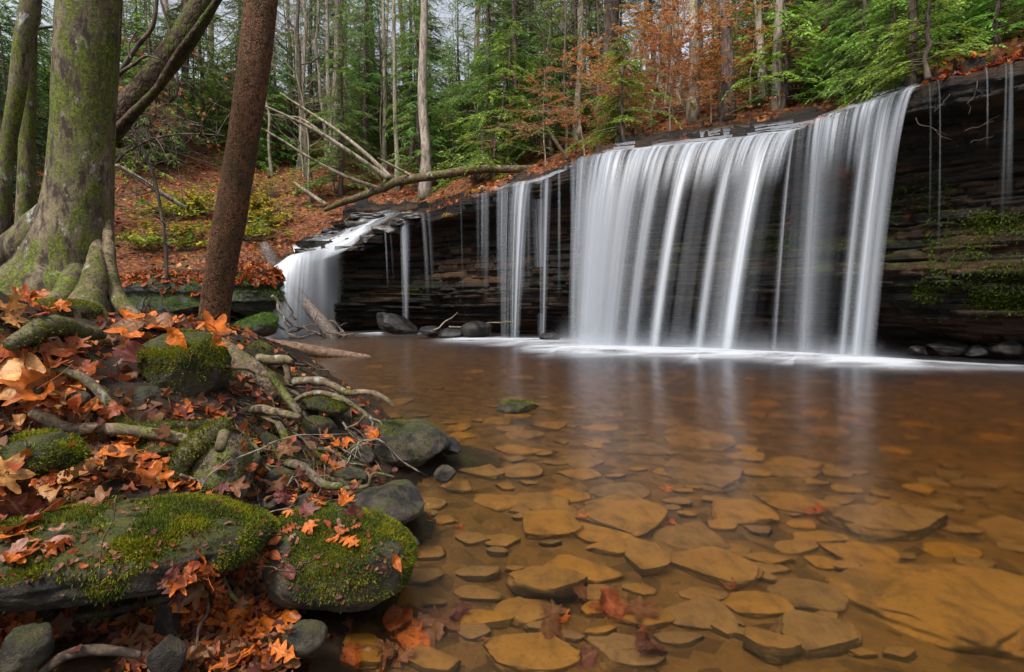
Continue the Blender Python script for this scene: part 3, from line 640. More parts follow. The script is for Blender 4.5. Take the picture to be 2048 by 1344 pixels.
# spray drifting up from the foot of the curtains
def mist(label, us, vs, hgt, dens, seed, dy):
    u = np.linspace(us[0], us[-1], 220); v = np.interp(u, us, vs); c = np.array([at_z(a, b, 0.0) for a, b in zip(u, v)]); c[:, 1] += dy; r = np.linspace(0, 1, 24)
    P = np.repeat(c[:, None], 24, 1); P[..., 2] = r * (np.interp(u, us, hgt) * (1 + .4 * n1(u * .03, seed, 3)))[:, None]; P[..., 1] += .25 * n1(u * .04, seed + 1, 2)[:, None] - .3 * r[None] ** 2
    dn = np.interp(u, us, dens)[:, None] * (1 - r[None]) ** 1.8 * (1 + .5 * n1(u * .06, seed + 2, 3))[:, None] * np.interp(u, [us[0], us[0] + 50, us[-1] - 50, us[-1]], [0, 1, 1, 0])[:, None]
    return obj('spray', P.reshape(-1, 3), grid_faces(220, 24), M['foam'], None, {'dens': np.clip(dn, 0, .9).reshape(-1)})
for k, (dy, hh) in enumerate([(-.5, .5), (.0, .8), (.5, 1.1)]):
    tag(mist('', [1080, 1180, 1300, 1450, 1600, 1720, 1800], [692, 697, 701, 707, 713, 720, 724], [hh * x for x in (.5, 1, .8, .8, .7, .8, .4)], [.1, .4, .25, .3, .22, .34, .1], 300 + k, dy), 'fine white spray rising at the foot of the curtains', 'spray', kind='stuff')
# foam where the water lands
def foam(label, us, vs, half, dens, seed, nu=300, nx=41):
    u = np.linspace(us[0], us[-1], nu); v = np.interp(u, us, vs); c = np.array([at_z(a, b, 0.012) for a, b in zip(u, v)]); tgx = np.gradient(c, axis=0); tgx /= np.linalg.norm(tgx, axis=1)[:, None]
    nrm = np.column_stack([tgx[:, 1], -tgx[:, 0], 0 * u]); x = np.linspace(-1, 1, nx); hw = np.interp(u, us, half) * (1 + .35 * n1(u * .02, seed + 4, 3))
    P = c[:, None] + nrm[:, None] * (hw[:, None] * x[None])[..., None]; P[..., 2] = .012 + .09 * np.exp(-(x[None] / .35) ** 2) * np.interp(u, us, dens)[:, None]
    q = fbm(np.stack([P[..., 0] * 1.3, P[..., 1] * 3.5, 0 * P[..., 0]], -1), 4, seed)
    dn = np.interp(u, us, dens)[:, None] * np.exp(-(x[None] / .42) ** 2) * (1.0 + 1.5 * q) * (1 - np.abs(x[None]) ** 6) * np.interp(u, [us[0], us[0] + 40, us[-1] - 40, us[-1]], [0, 1, 1, 0])[:, None]
    o = obj('foam', P.reshape(-1, 3), grid_faces(nu, nx), M['foam'], None, {'dens': np.clip(dn, 0, .97).reshape(-1)}); return tag(o, label, 'foam', kind='stuff')
foam('white foam line where the curtains hit the pool', [1020, 1120, 1200, 1400, 1600, 1720, 1850, 1980, 2120], [696, 697, 700, 705, 714, 722, 728, 733, 738], [1.2, 2.6, 3.0, 2.6, 2.4, 2.4, 1.8, 1.0, .9], [.3, .85, 1.0, .95, .95, 1.0, .7, .5, .4], 5)
foam('white foam around the dark rocks under the thin ribbons', [880, 960, 1060, 1150], [676, 680, 682, 688], [1.4, 2.4, 2.6, 1.6], [.35, .7, .7, .5], 6)
foam('thin foam streak below the leaning log', [690, 760, 860], [669, 668, 669], [.5, .7, .6], [.4, .8, .6], 8)
# ================================================================ rocks, roots, trunks and logs near the camera
def tufts(name, parent, V, Fs, n, size, seed, mat='moss', thr=0.0, upw=.2, freq=7.0, hang=.25, wid=.28):
    g = np.random.default_rng(seed); T = tri_of(Fs)
    def want(c, N):
        return np.clip(sstep(-.35, .6, N[:, 2] + upw) * sstep(-.28, .22, fbm(c * freq, 3, seed) - thr) * (c[:, 2] > .015), 0, 1) + 1e-9
    P, N = sample_tris(V, T, n, g, want); D = N + g.normal(size=(n, 3)) * .75; D[:, 2] += .25 - hang * (N[:, 2] < .5); D /= np.linalg.norm(D, axis=1)[:, None]
    L = size * g.uniform(.5, 1.5, n); X = g.normal(size=(n, 3)); Q, F = leaf_quads(P - N * size * .1, D, X, L, L * wid)
    c = fbm(P * freq * 1.7, 3, seed + 3); k = sstep(-.3, .4, c); col = np.stack([.45 + .75 * k, .55 + .55 * k, .6 + .3 * (1 - k)], -1) * g.uniform(.55, 1.25, n)[:, None]
    br = g.random(n) < .12; col[br] = col[br] * [1.2, .62, .8]
    return obj(name, Q, F, M[mat], parent, {'col': np.repeat(col, 4, 0)})
ROCKS = {}
def prock(name, label, cat, u0, u1, v0, v1, y, mat, seed, deep=.8, cuts=9, sub=5, p=2.0, moss=0, msize=.016, mmat='moss', thr=0.0, group=None, rough=.07, flat=0, rz=0, hang=.25, tilt=0, key=True, upw=.2, fine=.02, slope=0, strata=0):
    a, b = at_y(u0, (v0 + v1) / 2, y), at_y(u1, (v0 + v1) / 2, y); t, bt = at_y((u0 + u1) / 2, v0, y), at_y((u0 + u1) / 2, v1, y); c = (a + b) / 2; c[2] = (t[2] + bt[2]) / 2
    sx = 1 - deep * (1 - 1 / math.hypot(1, ((u0 + u1) / 2 - 1024) / F_PX)); hs_ = np.array([(b[0] - a[0]) / 2 * sx, (b[0] - a[0]) / 2 * deep, (t[2] - bt[2]) / 2])
    V, F = rock((1, 1, 1), seed, sub, cuts, rough, flat, rz, fine=fine, p=p); V = V - (V.max(0) + V.min(0)) / 2; V = V / ((V.max(0) - V.min(0)) / 2) * hs_
    if tilt: cc, s = math.cos(tilt), math.sin(tilt); V = np.column_stack([V[:, 0] * cc + V[:, 2] * s, V[:, 1], -V[:, 0] * s + V[:, 2] * cc])
    if strata: kz = np.floor(V[:, 2] / .16 + .5 * fbm(V * .6, 2, seed)); V[:, :2] *= (1 + strata * vnoise(np.column_stack([kz * 3.7, 0 * kz, 0 * kz]), seed) + .06 * fbm(V * 3, 4, seed))[:, None]
    if slope: V[:, 2] = np.where(V[:, 2] > -hs_[2] * .5, V[:, 2] - slope * (V[:, 2] + hs_[2] * .5) * (V[:, 0] / hs_[0] + .3), V[:, 2])
    c[1] += hs_[1] * .5; V = V + c; base = (c[0], c[1], V[:, 2].min())
    if moss:
        th = thing(name, label, cat, base, group); obj('stone', V, F, M[mat], th); tufts('moss', th, V, F, moss, msize, seed, mmat, thr, upw, hang=hang)
    else:
        th = obj(name, V, F, M[mat], None, None, None, True, base); tag(th, label, cat, group)
    if key: ROCKS[key if isinstance(key, str) else f'rock{seed}'] = 1; solid(key if isinstance(key, str) else f'rock{seed}', V, F)
    return th
prock('mossy_boulder', 'rounded boulder furred with moss and strewn with orange leaves, standing in the shallows', 'boulder', 498, 824, 1042, 1236, 2.05, 'mossy_rock', 101, .9, 0, 6, 2.25, 36000, .012, thr=.07, rough=.06, slope=.22)
# the long ledge-like block in the corner: hollow dark space beneath it
V, F = ico(6); V = V.copy(); V[:, 2] *= .9; V = V / (((np.abs(V) ** 2.6).sum(1)) ** (1 / 2.6))[:, None]; V *= (1 + .12 * fbm(V * 1.6 + 4, 4, 7))[:, None]
ax0, ax1 = at_y(-160, 1165, 1.62), at_y(522, 1078, 1.95); mid = (ax0 + ax1) / 2; X = (ax1 - ax0) / 2
tp = 1 - .30 * np.clip(V[:, 0], 0, 1) ** 3
W = mid + V[:, :1] * X + V[:, 1:2] * np.array([-.12, .26, 0]) * tp[:, None] + V[:, 2:3] * np.array([0, .0, .125]) * tp[:, None]
W *= 1; W[:, 2] += .012 * fbm(W * 14, 4, 8); W[:, 1] += .02 * fbm(W * 9, 3, 9) + .1
th = thing('mossy_boulder', 'long moss-draped block jutting over a dark hollow in the bank', 'boulder', tuple(mid)); obj('stone', W, F, M['mossy_rock'], th); tufts('moss', th, W, F, 52000, .014, 44, 'moss', .05, .35, hang=.9); solid('long_block', W, F); ROCKS['long_block'] = 1
prock('mossy_boulder', 'squarish olive-mossed block wedged under the crest of fallen leaves', 'boulder', 262, 446, 664, 802, 3.2, 'mossy_rock', 103, .8, 5, 5, 2.6, 14000, .015, thr=.08, tilt=.12)
prock('small_rock', 'smooth grey-green stone tucked below the squarish mossy block', 'rock', 219, 314, 775, 842, 2.95, 'grey_rock', 104, .8, 8)
prock('shore_rock', 'wedge of mossy rock at the water with bare twigs lying on it', 'rock', 680, 906, 848, 945, 3.95, 'grey_rock', 105, .7, 8, 5, 2.3, 2500, .014, thr=.15)
prock('dark_stone', 'small black wet stone touching the tip of the wedge of mossy rock', 'rock', 884, 924, 876, 914, 4.05, 'wet_rock', 106, .9, 6, 4)
prock('small_rock', 'little pale tan stone sticking out of the shallow water alone', 'rock', 868, 908, 931, 970, 3.6, 'bare_rock', 107, .6, 8, 4, tilt=.5)
prock('flat_rock', 'low wet grey rock sloping into the pool below a curved root', 'rock', 660, 842, 985, 1062, 2.75, 'bare_rock', 108, .9, 7, 5)
prock('flat_rock', 'low rock with yellowish moss on its crown beside the shallow water', 'rock', 742, 842, 968, 1018, 3.05, 'grey_rock', 109, .8, 7, 4)
prock('island_rock', 'small mossy rock standing by itself out in the pool', 'rock', 992, 1078, 804, 834, 5.9, 'mossy_rock', 110, .6, 8, 5, 2.2, 900, .02)
prock('mossy_rock', 'dark mossy rock under the thick root tangle', 'rock', 560, 672, 838, 932, 3.75, 'mossy_rock', 111, .9, 8, 5)
prock('mossy_rock', 'block topped with bright yellow-green moss between two pale roots', 'rock', 598, 692, 794, 838, 4.0, 'mossy_rock', 112, .8, 9, 4, 2.4, 2600, .016, thr=-.25)
prock('mossy_rock', 'small block capped with golden moss next to the fattest root', 'rock', 480, 546, 682, 752, 4.5, 'mossy_rock', 113, .8, 9, 4, 2.4, 2400, .016, thr=-.25)
prock('mossy_rock', 'round dark stone with dull moss behind the mossy stump', 'rock', 500, 560, 868, 935, 3.3, 'mossy_rock', 114, .8, 7, 4)
prock('corner_stone', 'flat-topped yellowish stone with a moss streak in the dark hollow', 'rock', -30, 90, 1276, 1350, 1.5, 'grey_rock', 115, .8, 10, 4, 3)
prock('dark_stone', 'dark rounded stone half buried in leaves below the long block', 'rock', 282, 364, 1284, 1370, 1.62, 'bare_rock', 116, .8, 7, 4)
prock('dark_stone', 'narrow upright dark stone under the edge of the long block', 'rock', 298, 356, 1208, 1296, 1.85, 'bare_rock', 117, .8, 9, 4)
prock('shallow_stone', 'greenish stone at the waterline in front of the rounded boulder', 'rock', 556, 650, 1252, 1316, 1.72, 'grey_rock', 118, .8, 8, 4)
prock('mossy_rock', 'grey stone with thin moss in the gully between boulder and roots', 'rock', 505, 600, 1000, 1046, 2.7, 'grey_rock', 119, .8, 8, 4)
prock('mossy_rock', 'low moss-covered hump beneath the horizontal forked root', 'rock', 250, 410, 872, 940, 2.7, 'mossy_rock', 120, .8, 6, 4, 2, 2500, .016)
prock('mossy_rock', 'mossy hump at the bank edge under hanging fern-like moss', 'rock', -60, 130, 880, 970, 1.95, 'mossy_rock', 121, .9, 6, 5, 2, 3500, .017)
prock('mossy_rock', 'mossy stone under the knobbly root at the foot of the big trunk', 'rock', 20, 180, 600, 660, 3.5, 'mossy_rock', 122, .8, 6, 4, 2, 3500, .016, thr=-.2)
gk = np.random.default_rng(66)
for k, (u, v, w, y) in enumerate([(470, 800, 60, 3.9), (420, 830, 54, 3.4), (520, 880, 46, 3.5), (486, 930, 64, 3.0), (560, 960, 60, 2.9), (640, 900, 50, 3.7), (700, 960, 70, 3.4), (610, 1010, 60, 2.6), (690, 1030, 66, 2.55), (750, 1050, 60, 2.6), (720, 915, 60, 3.7), (620, 850, 40, 3.9), (540, 1010, 40, 2.6), (330, 830, 44, 3.0), (150, 800, 50, 2.6), (70, 780, 40, 2.5), (210, 925, 60, 2.35), (130, 900, 50, 2.2), (800, 1035, 46, 2.8), (820, 1090, 40, 2.55)]):
    prock('bank_rock', 'small dark damp rock wedged among the roots of the bank edge', 'rock', u - w / 2, u + w / 2, v - w * .33, v + w * .33, y, gk.choice(['mossy_rock', 'wet_rock', 'grey_rock', 'bare_rock']), 160 + k, .8, 8, 4, group='small rocks wedged in the bank')
# far rocks at the foot of the falls and the mossy ledge by the chute
prock('mossy_ledge', 'rounded rock ledge with vivid green moss beside the chute', 'rock ledge', 425, 556, 528, 636, 17.0, 'green_rock', 130, 1.2, 6, 6, 2.4, 7000, .05, 'moss_green', .0, tilt=.1, strata=.12)
prock('mossy_ledge', 'low green rock below the ledge where the trunk meets the water', 'rock', 462, 552, 626, 676, 16.0, 'green_rock', 131, 1., 6, 5, 2.2, 3500, .045, 'moss_green', -.15)
prock('mossy_ledge', 'long dim green ledge under the leafy slope behind the big trunk', 'rock ledge', 190, 440, 545, 668, 17.2, 'green_rock', 132, .5, 8, 6, 3.2, 5000, .05, 'moss_green', .1, strata=.10)
prock('wet_boulder', 'tilted dark slab leaning at the cliff foot under fine threads of water', 'rock', 742, 838, 630, 672, 18.8, 'wet_rock', 133, .5, 16, 5, 3, tilt=.4)
prock('wet_boulder', 'round black rock with white spray on top below the thin ribbons', 'rock', 838, 888, 652, 676, 17.2, 'wet_rock', 134, .9, 10, 4)
prock('wet_boulder', 'pointed black rock splashed by spray under the brightest thin ribbon', 'rock', 918, 984, 642, 680, 16.6, 'wet_rock', 135, .8, 10, 4)
prock('wet_boulder', 'low black rock lying between the round and the pointed one', 'rock', 872, 930, 656, 680, 16.8, 'wet_rock', 136, .8, 8, 4)
prock('wet_boulder', 'small black rock at the foam edge near the broadest curtain', 'rock', 1078, 1122, 664, 684, 15.8, 'wet_rock', 137, .8, 8, 4)
for k, (a, b, c, d, y) in enumerate([(1860, 1950, 686, 716, 11.6), (1935, 1990, 690, 716, 11.2), (1985, 2060, 680, 716, 10.9), (1820, 1870, 692, 714, 11.9)]):
    prock('wet_boulder', 'low dark rock in the row along the foot of the bare cliff', 'rock', a, b, c, d, y, 'wet_rock', 140 + k, .7, 9, 4, group='rocks along the cliff foot')

for k, (a, b, c, d) in enumerate([(612, 700, 468, 482), (634, 716, 455, 468), (652, 742, 442, 455), (588, 676, 482, 496), (584, 640, 497, 509), (684, 772, 427, 440), (742, 812, 452, 468), (770, 852, 436, 452), (716, 768, 470, 486), (800, 866, 424, 438), (668, 716, 492, 502), (560, 610, 508, 520)]):
    h = cast((a + b) / 2, d, ['cliff', 'hill'])
    if h is not None: prock('rock_step', 'thin dark slab among the rock steps beside the chute', 'rock', a, b, c, d, h[0][1] - .1, 'slab', 1200 + k, .7, 7, 5, 4, group='rock steps beside the chute', rough=.09, flat=.6)
# ---- trunks by the camera
def trunk(name, parent, pts, mat, ns=40, n=16, rough=.07, seed=0, ridges=0, freq=None):
    P, r = px_path(pts); A = spline(np.column_stack([P, r]), n); fr = freq or 1.0
    def bump(V, th):
        q = 1 + rough * fbm(V * np.array([2.2, 2.2, .9]) * fr, 4, seed) + .018 * fbm(V * np.array([16, 16, 7]), 3, seed + 1)
        if ridges: q = q + ridges * np.maximum(0, n1(th * 2.1 + 3, seed + 2, 2))[None] * sstep(1.9, .95, A[:, 2])[:, None]
        return q
    V, F = tube(A[:, :3], A[:, 3], ns, True, bump); return obj(name, V, F, M[mat], parent), V, F
t = thing('big_tree', 'thick moss-streaked trunk with flaring roots at the top of the bank', 'tree', tuple(at_y(160, 640, 4.2)))
o, V, F = trunk('trunk', t, [(190, -420, 4.25, 118), (185, -150, 4.25, 122), (181, 0, 4.25, 128), (172, 150, 4.25, 130), (164, 290, 4.25, 132), (156, 400, 4.25, 146), (146, 470, 4.25, 172), (128, 540, 4.25, 214), (108, 600, 4.2, 262), (96, 660, 4.2, 300)], 'mossy_bark', 96, 20, .07, 5, .10); solid('big_tree', V, F)
for k, pts in enumerate([[(140, 400, 4.2, 70), (72, 470, 4.15, 96), (10, 520, 4.1, 100), (-70, 562, 4.05, 90), (-170, 610, 4.0, 80)],
                         [(194, 470, 4.25, 20), (193, 515, 4.1, 38), (189, 555, 3.98, 54), (180, 590, 3.92, 70), (172, 622, 3.82, 86), (196, 650, 3.7, 60), (214, 676, 3.6, 24)],
                         [(212, 430, 4.3, 14), (217, 490, 4.18, 26), (220, 545, 4.1, 34), (232, 590, 4.05, 38), (262, 628, 3.95, 34), (300, 650, 3.85, 16)],
                         [(158, 500, 4.25, 30), (146, 560, 4.02, 60), (116, 602, 3.78, 48), (60, 618, 3.6, 34), (-30, 616, 3.5, 30)]]):
    V, F = limb(pts, 14, 28, .12, 200 + k); obj('root', V, F, M['mossy_bark' if k in (0, 3) else 'root_bark'], t); solid(f'bigroot{k}', V, F)
t = thing('brown_tree', 'leaning trunk with flaky reddish-brown bark rising behind the leafy crest', 'tree', tuple(at_y(424, 668, 5.4)))
o, V, F = trunk('trunk', t, [(545, -300, 5.4, 60), (533, -120, 5.4, 61), (523, 0, 5.4, 63), (499, 200, 5.4, 63), (466, 400, 5.4, 64), (441, 540, 5.4, 66), (426, 650, 5.4, 64), (420, 720, 5.4, 70)], 'brown_bark', 72, 26, .09, 15, 0, 1.6); solid('brown_tree', V, F)
t = thing('leaning_tree', 'dark trunk slanting steeply out from behind the thick mossy trunk', 'tree', tuple(at_y(110, 560, 5.9)))
trunk('trunk', t, [(560, -230, 5.9, 44), (430, -30, 5.9, 52), (372, 68, 5.9, 55), (305, 158, 5.9, 57), (238, 236, 5.9, 60), (160, 350, 5.9, 66), (105, 560, 5.9, 84)], 'leaning_bark', 40, 14, .10, 17)
V, F = limb([(226, 262, 5.8, 16), (268, 222, 5.78, 17), (310, 178, 5.78, 13), (345, 120, 5.78, 12), (392, 56, 5.78, 12), (440, -10, 5.78, 10)], 10, 10, .2, 18); obj('dead_limb', V, F, M['leaning_bark'], t)
for k, pts in enumerate([[(236, 150, 5.8, 12), (275, 92, 5.75, 10), (306, 50, 5.7, 9), (316, -30, 5.7, 8)], [(240, 146, 5.8, 9), (268, 128, 5.7, 7), (292, 112, 5.65, 5), (318, 118, 5.6, 2.5)], [(262, 118, 5.7, 5), (258, 90, 5.7, 4), (275, 60, 5.7, 2)]]):
    V, F = limb(pts, 8, 8, .2, 220 + k); obj('branch', V, F, M['dark_bark'], t)
t = thing('edge_tree', 'crooked mossy trunk at the edge of the view, bent twice', 'tree', tuple(at_y(0, 560, 6.2)))
trunk('trunk', t, [(84, -260, 6.2, 44), (62, 0, 6.2, 44), (46, 90, 6.2, 42), (32, 200, 6.2, 38), (14, 300, 6.2, 36), (4, 400, 6.2, 38), (-6, 560, 6.2, 44)], 'mossy_bark', 36, 14, .12, 25)
t = thing('edge_tree', 'straight lichen-grey trunk standing close beside the crooked mossy one', 'tree', tuple(at_y(48, 560, 6.6)))
trunk('trunk', t, [(62, -260, 6.6, 34), (58, 80, 6.6, 34), (55, 250, 6.6, 34), (52, 400, 6.6, 40), (48, 560, 6.6, 52)], 'mossy_bark', 36, 12, .10, 27)
V, F = limb([(60, 60, 6.55, 8), (96, 54, 6.5, 7), (150, 54, 6.5, 5)], 8, 8, .2, 28); obj('branch', V, F, M['dark_bark'], t)

# ---- exposed roots on the bank
BK_KEYS = ['bank'] + list(ROCKS)
def on_bank(pts, lift=1.1):
    out = []
    for p in pts:
        if len(p) == 4: out.append((p[0], p[1], p[3], p[2])); continue
        h = cast(p[0], p[1], BK_KEYS); y = h[0][1] if h else 3.0; out.append((p[0], p[1], y - p[2] * y / F_PX * lift, p[2]))
    Y = np.array([p[2] for p in out])
    for k in range(2):
        if len(Y) > 3: Y = np.concatenate([[Y[0]], (Y[:-2] + 2 * Y[1:-1] + Y[2:]) / 4, [Y[-1]]])
    return [(p[0], p[1], y, p[3]) for p, y in zip(out, Y)]
def root(label, pts, mat='root_bark', seed=0, forks=(), name='exposed_root', cat='root', ns=14, rough=.16, moss=0):
    pts = on_bank(pts); P0 = tuple(at_y(*pts[0][:3])); V, F = limb(pts, 10, ns, rough, seed)
    if not forks and not moss: o = obj(name, V, F, M[mat], None, None, None, True, P0); tag(o, label, cat)
    else:
        o = thing(name, label, cat, P0); obj('main_root', V, F, M[mat], o)
        if moss: tufts('moss', o, V, F, moss, .013, seed, thr=.0)
        for k, f in enumerate(forks): Vf, Ff = limb(on_bank(f), 9, 8, .2, seed + 7 + k); obj('side_root', Vf, Ff, M[mat], o)
    solid(f'root{seed}', V, F); return o
root('knobbly grey root with dark moss bulging over the bank below the big trunk', [(22, 690, 36), (60, 668, 50), (104, 652, 54), (150, 662, 48), (190, 668, 30), (205, 672, 18)], 'mossy_root', 301, rough=.28, ns=20, forks=[[(165, 684, 9), (185, 692, 7), (204, 690, 4)], [(120, 690, 16), (128, 704, 10)]])
root('fattest root, smooth and tan, folding down over the bank edge', [(392, 676, 34, 3.9), (430, 690, 44, 3.85), (470, 722, 58, 3.8), (508, 752, 56, 3.78), (536, 778, 42, 3.8), (540, 800, 30, 3.85), (500, 812, 24, 3.85)], 'root_bark', 302, rough=.16, ns=26)
root('long mossy root snaking down from the leaves to meet the pale horizontal root', [(100, 738, 16), (150, 748, 22), (185, 770, 24), (212, 800, 24), (236, 834, 26), (268, 856, 24), (330, 852, 22), (400, 852, 20), (440, 856, 18)], 'mossy_root', 303, moss=1800)
root('pale horizontal root with a thin forked tail', [(64, 822, 30), (100, 842, 34), (140, 858, 30), (200, 856, 28), (270, 862, 28), (340, 872, 28), (395, 888, 26)], 'root_bark', 304, forks=[[(126, 862, 13), (98, 868, 9), (70, 880, 7), (56, 894, 5)], [(58, 890, 4), (66, 858, 4), (48, 910, 4), (28, 926, 3)]])
root('gnarled pale root reaching furthest out over the water', [(588, 764, 20, 4.05), (606, 762, 18, 4.05), (640, 762, 18, 4.0), (668, 772, 15, 4.0), (696, 786, 14, 3.98), (722, 784, 13, 3.95), (752, 788, 12, 3.9), (776, 802, 11, 3.9), (786, 814, 8, 3.9)], 'root_bark', 305)
root('arching thin root that splits in two above the wedge of mossy rock', [(588, 802, 10, 3.9), (616, 788, 11, 3.85), (645, 786, 11, 3.8), (676, 794, 11, 3.75), (700, 806, 10, 3.72), (728, 826, 9, 3.7), (746, 842, 8, 3.7), (744, 862, 6, 3.72)], 'root_bark', 306, forks=[[(730, 830, 6, 3.7), (716, 846, 5, 3.68), (694, 856, 4, 3.68)], [(744, 838, 5, 3.7), (758, 842, 4, 3.66), (764, 850, 3, 3.64)], [(700, 804, 7, 3.74), (680, 800, 6, 3.74), (664, 796, 4, 3.74)]])
root('bent root with a mossy elbow and a sawn end by the wet grey rock', [(556, 846, 14, 3.35), (568, 868, 18, 3.3), (572, 892, 18, 3.25), (564, 916, 18, 3.2), (576, 926, 20, 3.16), (600, 932, 20, 3.1), (626, 952, 20, 3.05), (650, 970, 18, 3.02), (684, 972, 16, 3.0)], 'mossy_root', 307, forks=[[(684, 976, 10, 3.0), (712, 976, 9, 3.0), (736, 970, 8, 3.0), (742, 954, 7, 3.0), (754, 946, 6, 3.0), (788, 954, 5, 3.0)], [(558, 848, 8, 3.35), (536, 838, 8, 3.38), (518, 830, 6, 3.42)]])
root('grey double-humped root lying across the dark gap under the fat root', [(440, 792, 14, 3.55), (462, 812, 18, 3.5), (490, 822, 20, 3.45), (520, 818, 20, 3.4), (552, 824, 18, 3.35), (580, 830, 16, 3.32), (600, 834, 12, 3.32)], 'root_bark', 308, forks=[[(500, 826, 12, 3.45), (476, 836, 12, 3.45), (464, 856, 8, 3.45)]])
root('straight mossy root slanting down beside the fattest root', [(540, 748, 14, 3.75), (560, 776, 17, 3.65), (580, 802, 18, 3.6), (598, 826, 15, 3.55)], 'mossy_root', 309, moss=500)
root('short stub of pale root pointing at the water like a shelf', [(516, 716, 20, 4.3), (540, 720, 22, 4.25), (566, 720, 22, 4.2), (586, 722, 18, 4.2)], 'root_bark', 310, forks=[[(572, 726, 16, 4.22), (576, 752, 15, 4.2), (572, 790, 18, 4.2), (566, 830, 20, 4.2)]])
root('brown root running out of the dark hollow beneath the long block', [(150, 1236, 18, 1.9), (230, 1222, 18, 1.9), (300, 1204, 19, 1.88), (360, 1188, 20, 1.86), (410, 1180, 20, 1.85), (434, 1164, 18, 1.86), (436, 1142, 14, 1.9), (428, 1128, 10, 1.95)], 'dark_root', 311)
root('thin grey root hooking down into the leaf-filled gully', [(440, 1136, 10, 1.95), (448, 1160, 10, 1.93), (462, 1188, 10, 1.9), (480, 1206, 8, 1.9), (494, 1216, 6, 1.9)], 'root_bark', 312)
root('thick dark root along the bottom of the hollow', [(80, 1348, 26, 1.52), (130, 1312, 28, 1.55), (180, 1300, 28, 1.58), (230, 1302, 24, 1.6), (280, 1310, 18, 1.62)], 'dark_root', 313)
root('black crooked twig-like root standing in the gully leaves', [(424, 1140, 6, 1.9), (412, 1180, 7, 1.86), (416, 1220, 8, 1.82), (398, 1256, 7, 1.78), (392, 1300, 5, 1.74), (380, 1340, 4, 1.7)], 'dark_root', 314)
root('loose pale rootlet hanging over the face of the long block', [(232, 990, 3, 1.6), (226, 1040, 4, 1.56), (206, 1080, 4, 1.54), (200, 1130, 4, 1.53), (198, 1180, 4, 1.53)], 'dark_root', 315, ns=6)
root('slim bare rootlet curling through the moss at the bank edge', [(60, 850, 4), (50, 880, 4), (58, 900, 4)], 'dark_root', 316, ns=6, forks=[[(150, 880, 4), (168, 910, 4), (160, 935, 4), (130, 945, 3)], [(190, 880, 4), (198, 908, 5), (188, 930, 3)]])
gr = np.random.default_rng(88)
for k in range(46):      # the tangle over the bank edge
    u, v = gr.uniform(440, 700), gr.uniform(700, 960)
    if v < 690 + max(0, u - 560) * .9 or v > 1000: continue
    a = gr.uniform(-.5, 1.3); pts = []; w = gr.choice([4, 5, 6, 8, 10]); y0 = None
    for q in range(7):
        h = cast(u, v, BK_KEYS)
        y = h[0][1] if h is not None and h[0][1] < 5.5 else (y0 or 3.8)
        y = y if y0 is None else y0 + np.clip(y - y0, -.18, .18); y0 = y; pts.append((u, v, w * (1 - q * .11), y - .02 - w * .5 * y / F_PX)); a += gr.normal() * .5; st = gr.uniform(14, 30); u += math.cos(a) * st; v += abs(math.sin(a)) * st * .8
    root('thin dark root in the tangle over the bank edge', pts, gr.choice(['dark_root', 'root_bark', 'mossy_root']), 340 + k, ns=8, rough=.25)['group'] = 'thin roots tangled over the bank edge'
# mossy stump with a broken branch stub
t = thing('mossy_stump', 'leaning mossy stump with a broken hollow branch stub', 'stump', tuple(at_y(420, 980, 2.75)))
V, F = limb(on_bank([(338, 985, 18, 2.55), (350, 950, 34, 2.6), (372, 912, 44, 2.62), (405, 880, 48, 2.65), (440, 856, 40, 2.7), (452, 844, 22, 2.72)]), 12, 24, .22, 330); obj('shoulder', V, F, M['mossy_root'], t); tufts('moss', t, V, F, 3000, .016, 331, thr=-.15, upw=.5); solid('stump', V, F)
V, F = limb(on_bank([(438, 868, 90, 2.78), (446, 910, 120, 2.75), (440, 950, 130, 2.72), (430, 995, 140, 2.7)]), 12, 30, .22, 332); obj('body', V, F, M['mossy_root'], t); tufts('moss', t, V, F, 2600, .016, 333, thr=.05, upw=.6); solid('stump2', V, F)
V, F = limb([(448, 868, 2.6, 26), (444, 884, 2.52, 26), (440, 896, 2.46, 24)], 8, 14, .15, 334); obj('branch_stub', V, F, M['root_bark'], t)
V, F = limb(on_bank([(388, 990, 9), (420, 976, 11), (452, 966, 12), (470, 962, 8)]), 8, 10, .2, 335); obj('root', V, F, M['mossy_root'], t)

# ---- twigs
def twig_set(label, starts, seed, mat='twig', n=5, name='bare_twig', group=None, w0=4.0, spread=.5):
    g = np.random.default_rng(seed); base = tuple(at_y(*starts[0][0][:3])); th = thing(name, label, 'twig', base, group)
    for q, (a, b) in enumerate(starts):
        P = np.array([at_y(*a), at_y(*b)]); L = np.linalg.norm(P[1] - P[0]); k = np.linspace(0, 1, 6)[:, None]; C = P[0] * (1 - k) + P[1] * k + g.normal(size=(6, 3)) * L * .035; w = w0 * a[2] / F_PX * .5
        mb = MB(); mb.add(*tube(spline(C, 4), np.linspace(w, w * .4, 21), 6))
        for j in range(n):
            i = g.integers(1, 5); d = (P[1] - P[0]) / L + g.normal(size=3) * spread; l = L * g.uniform(.15, .4); mb.add(*tube(spline(np.array([C[i], C[i] + d * l * .5 + g.normal(size=3) * l * .06, C[i] + d * l]), 4), np.linspace(w * .5, w * .2, 9), 5))
        mb.obj('twig', M[mat], th)
    return th
twig_set('tangle of thin bare twigs leaning from the roots to the wedge of mossy rock', [((690, 850, 3.75), (836, 936, 3.8)), ((700, 860, 3.7), (770, 945, 3.75)), ((690, 920, 3.6), (640, 960, 3.4)), ((770, 880, 3.7), (700, 890, 3.7)), ((720, 880, 3.7), (690, 935, 3.6))], 401, n=6)
twig_set('long straight pale twig bridging the stump and the bent root', [((340, 1040, 2.5), (482, 890, 2.6)), ((476, 902, 2.6), (662, 870, 3.0))], 402, n=2, w0=3.5, spread=.3)
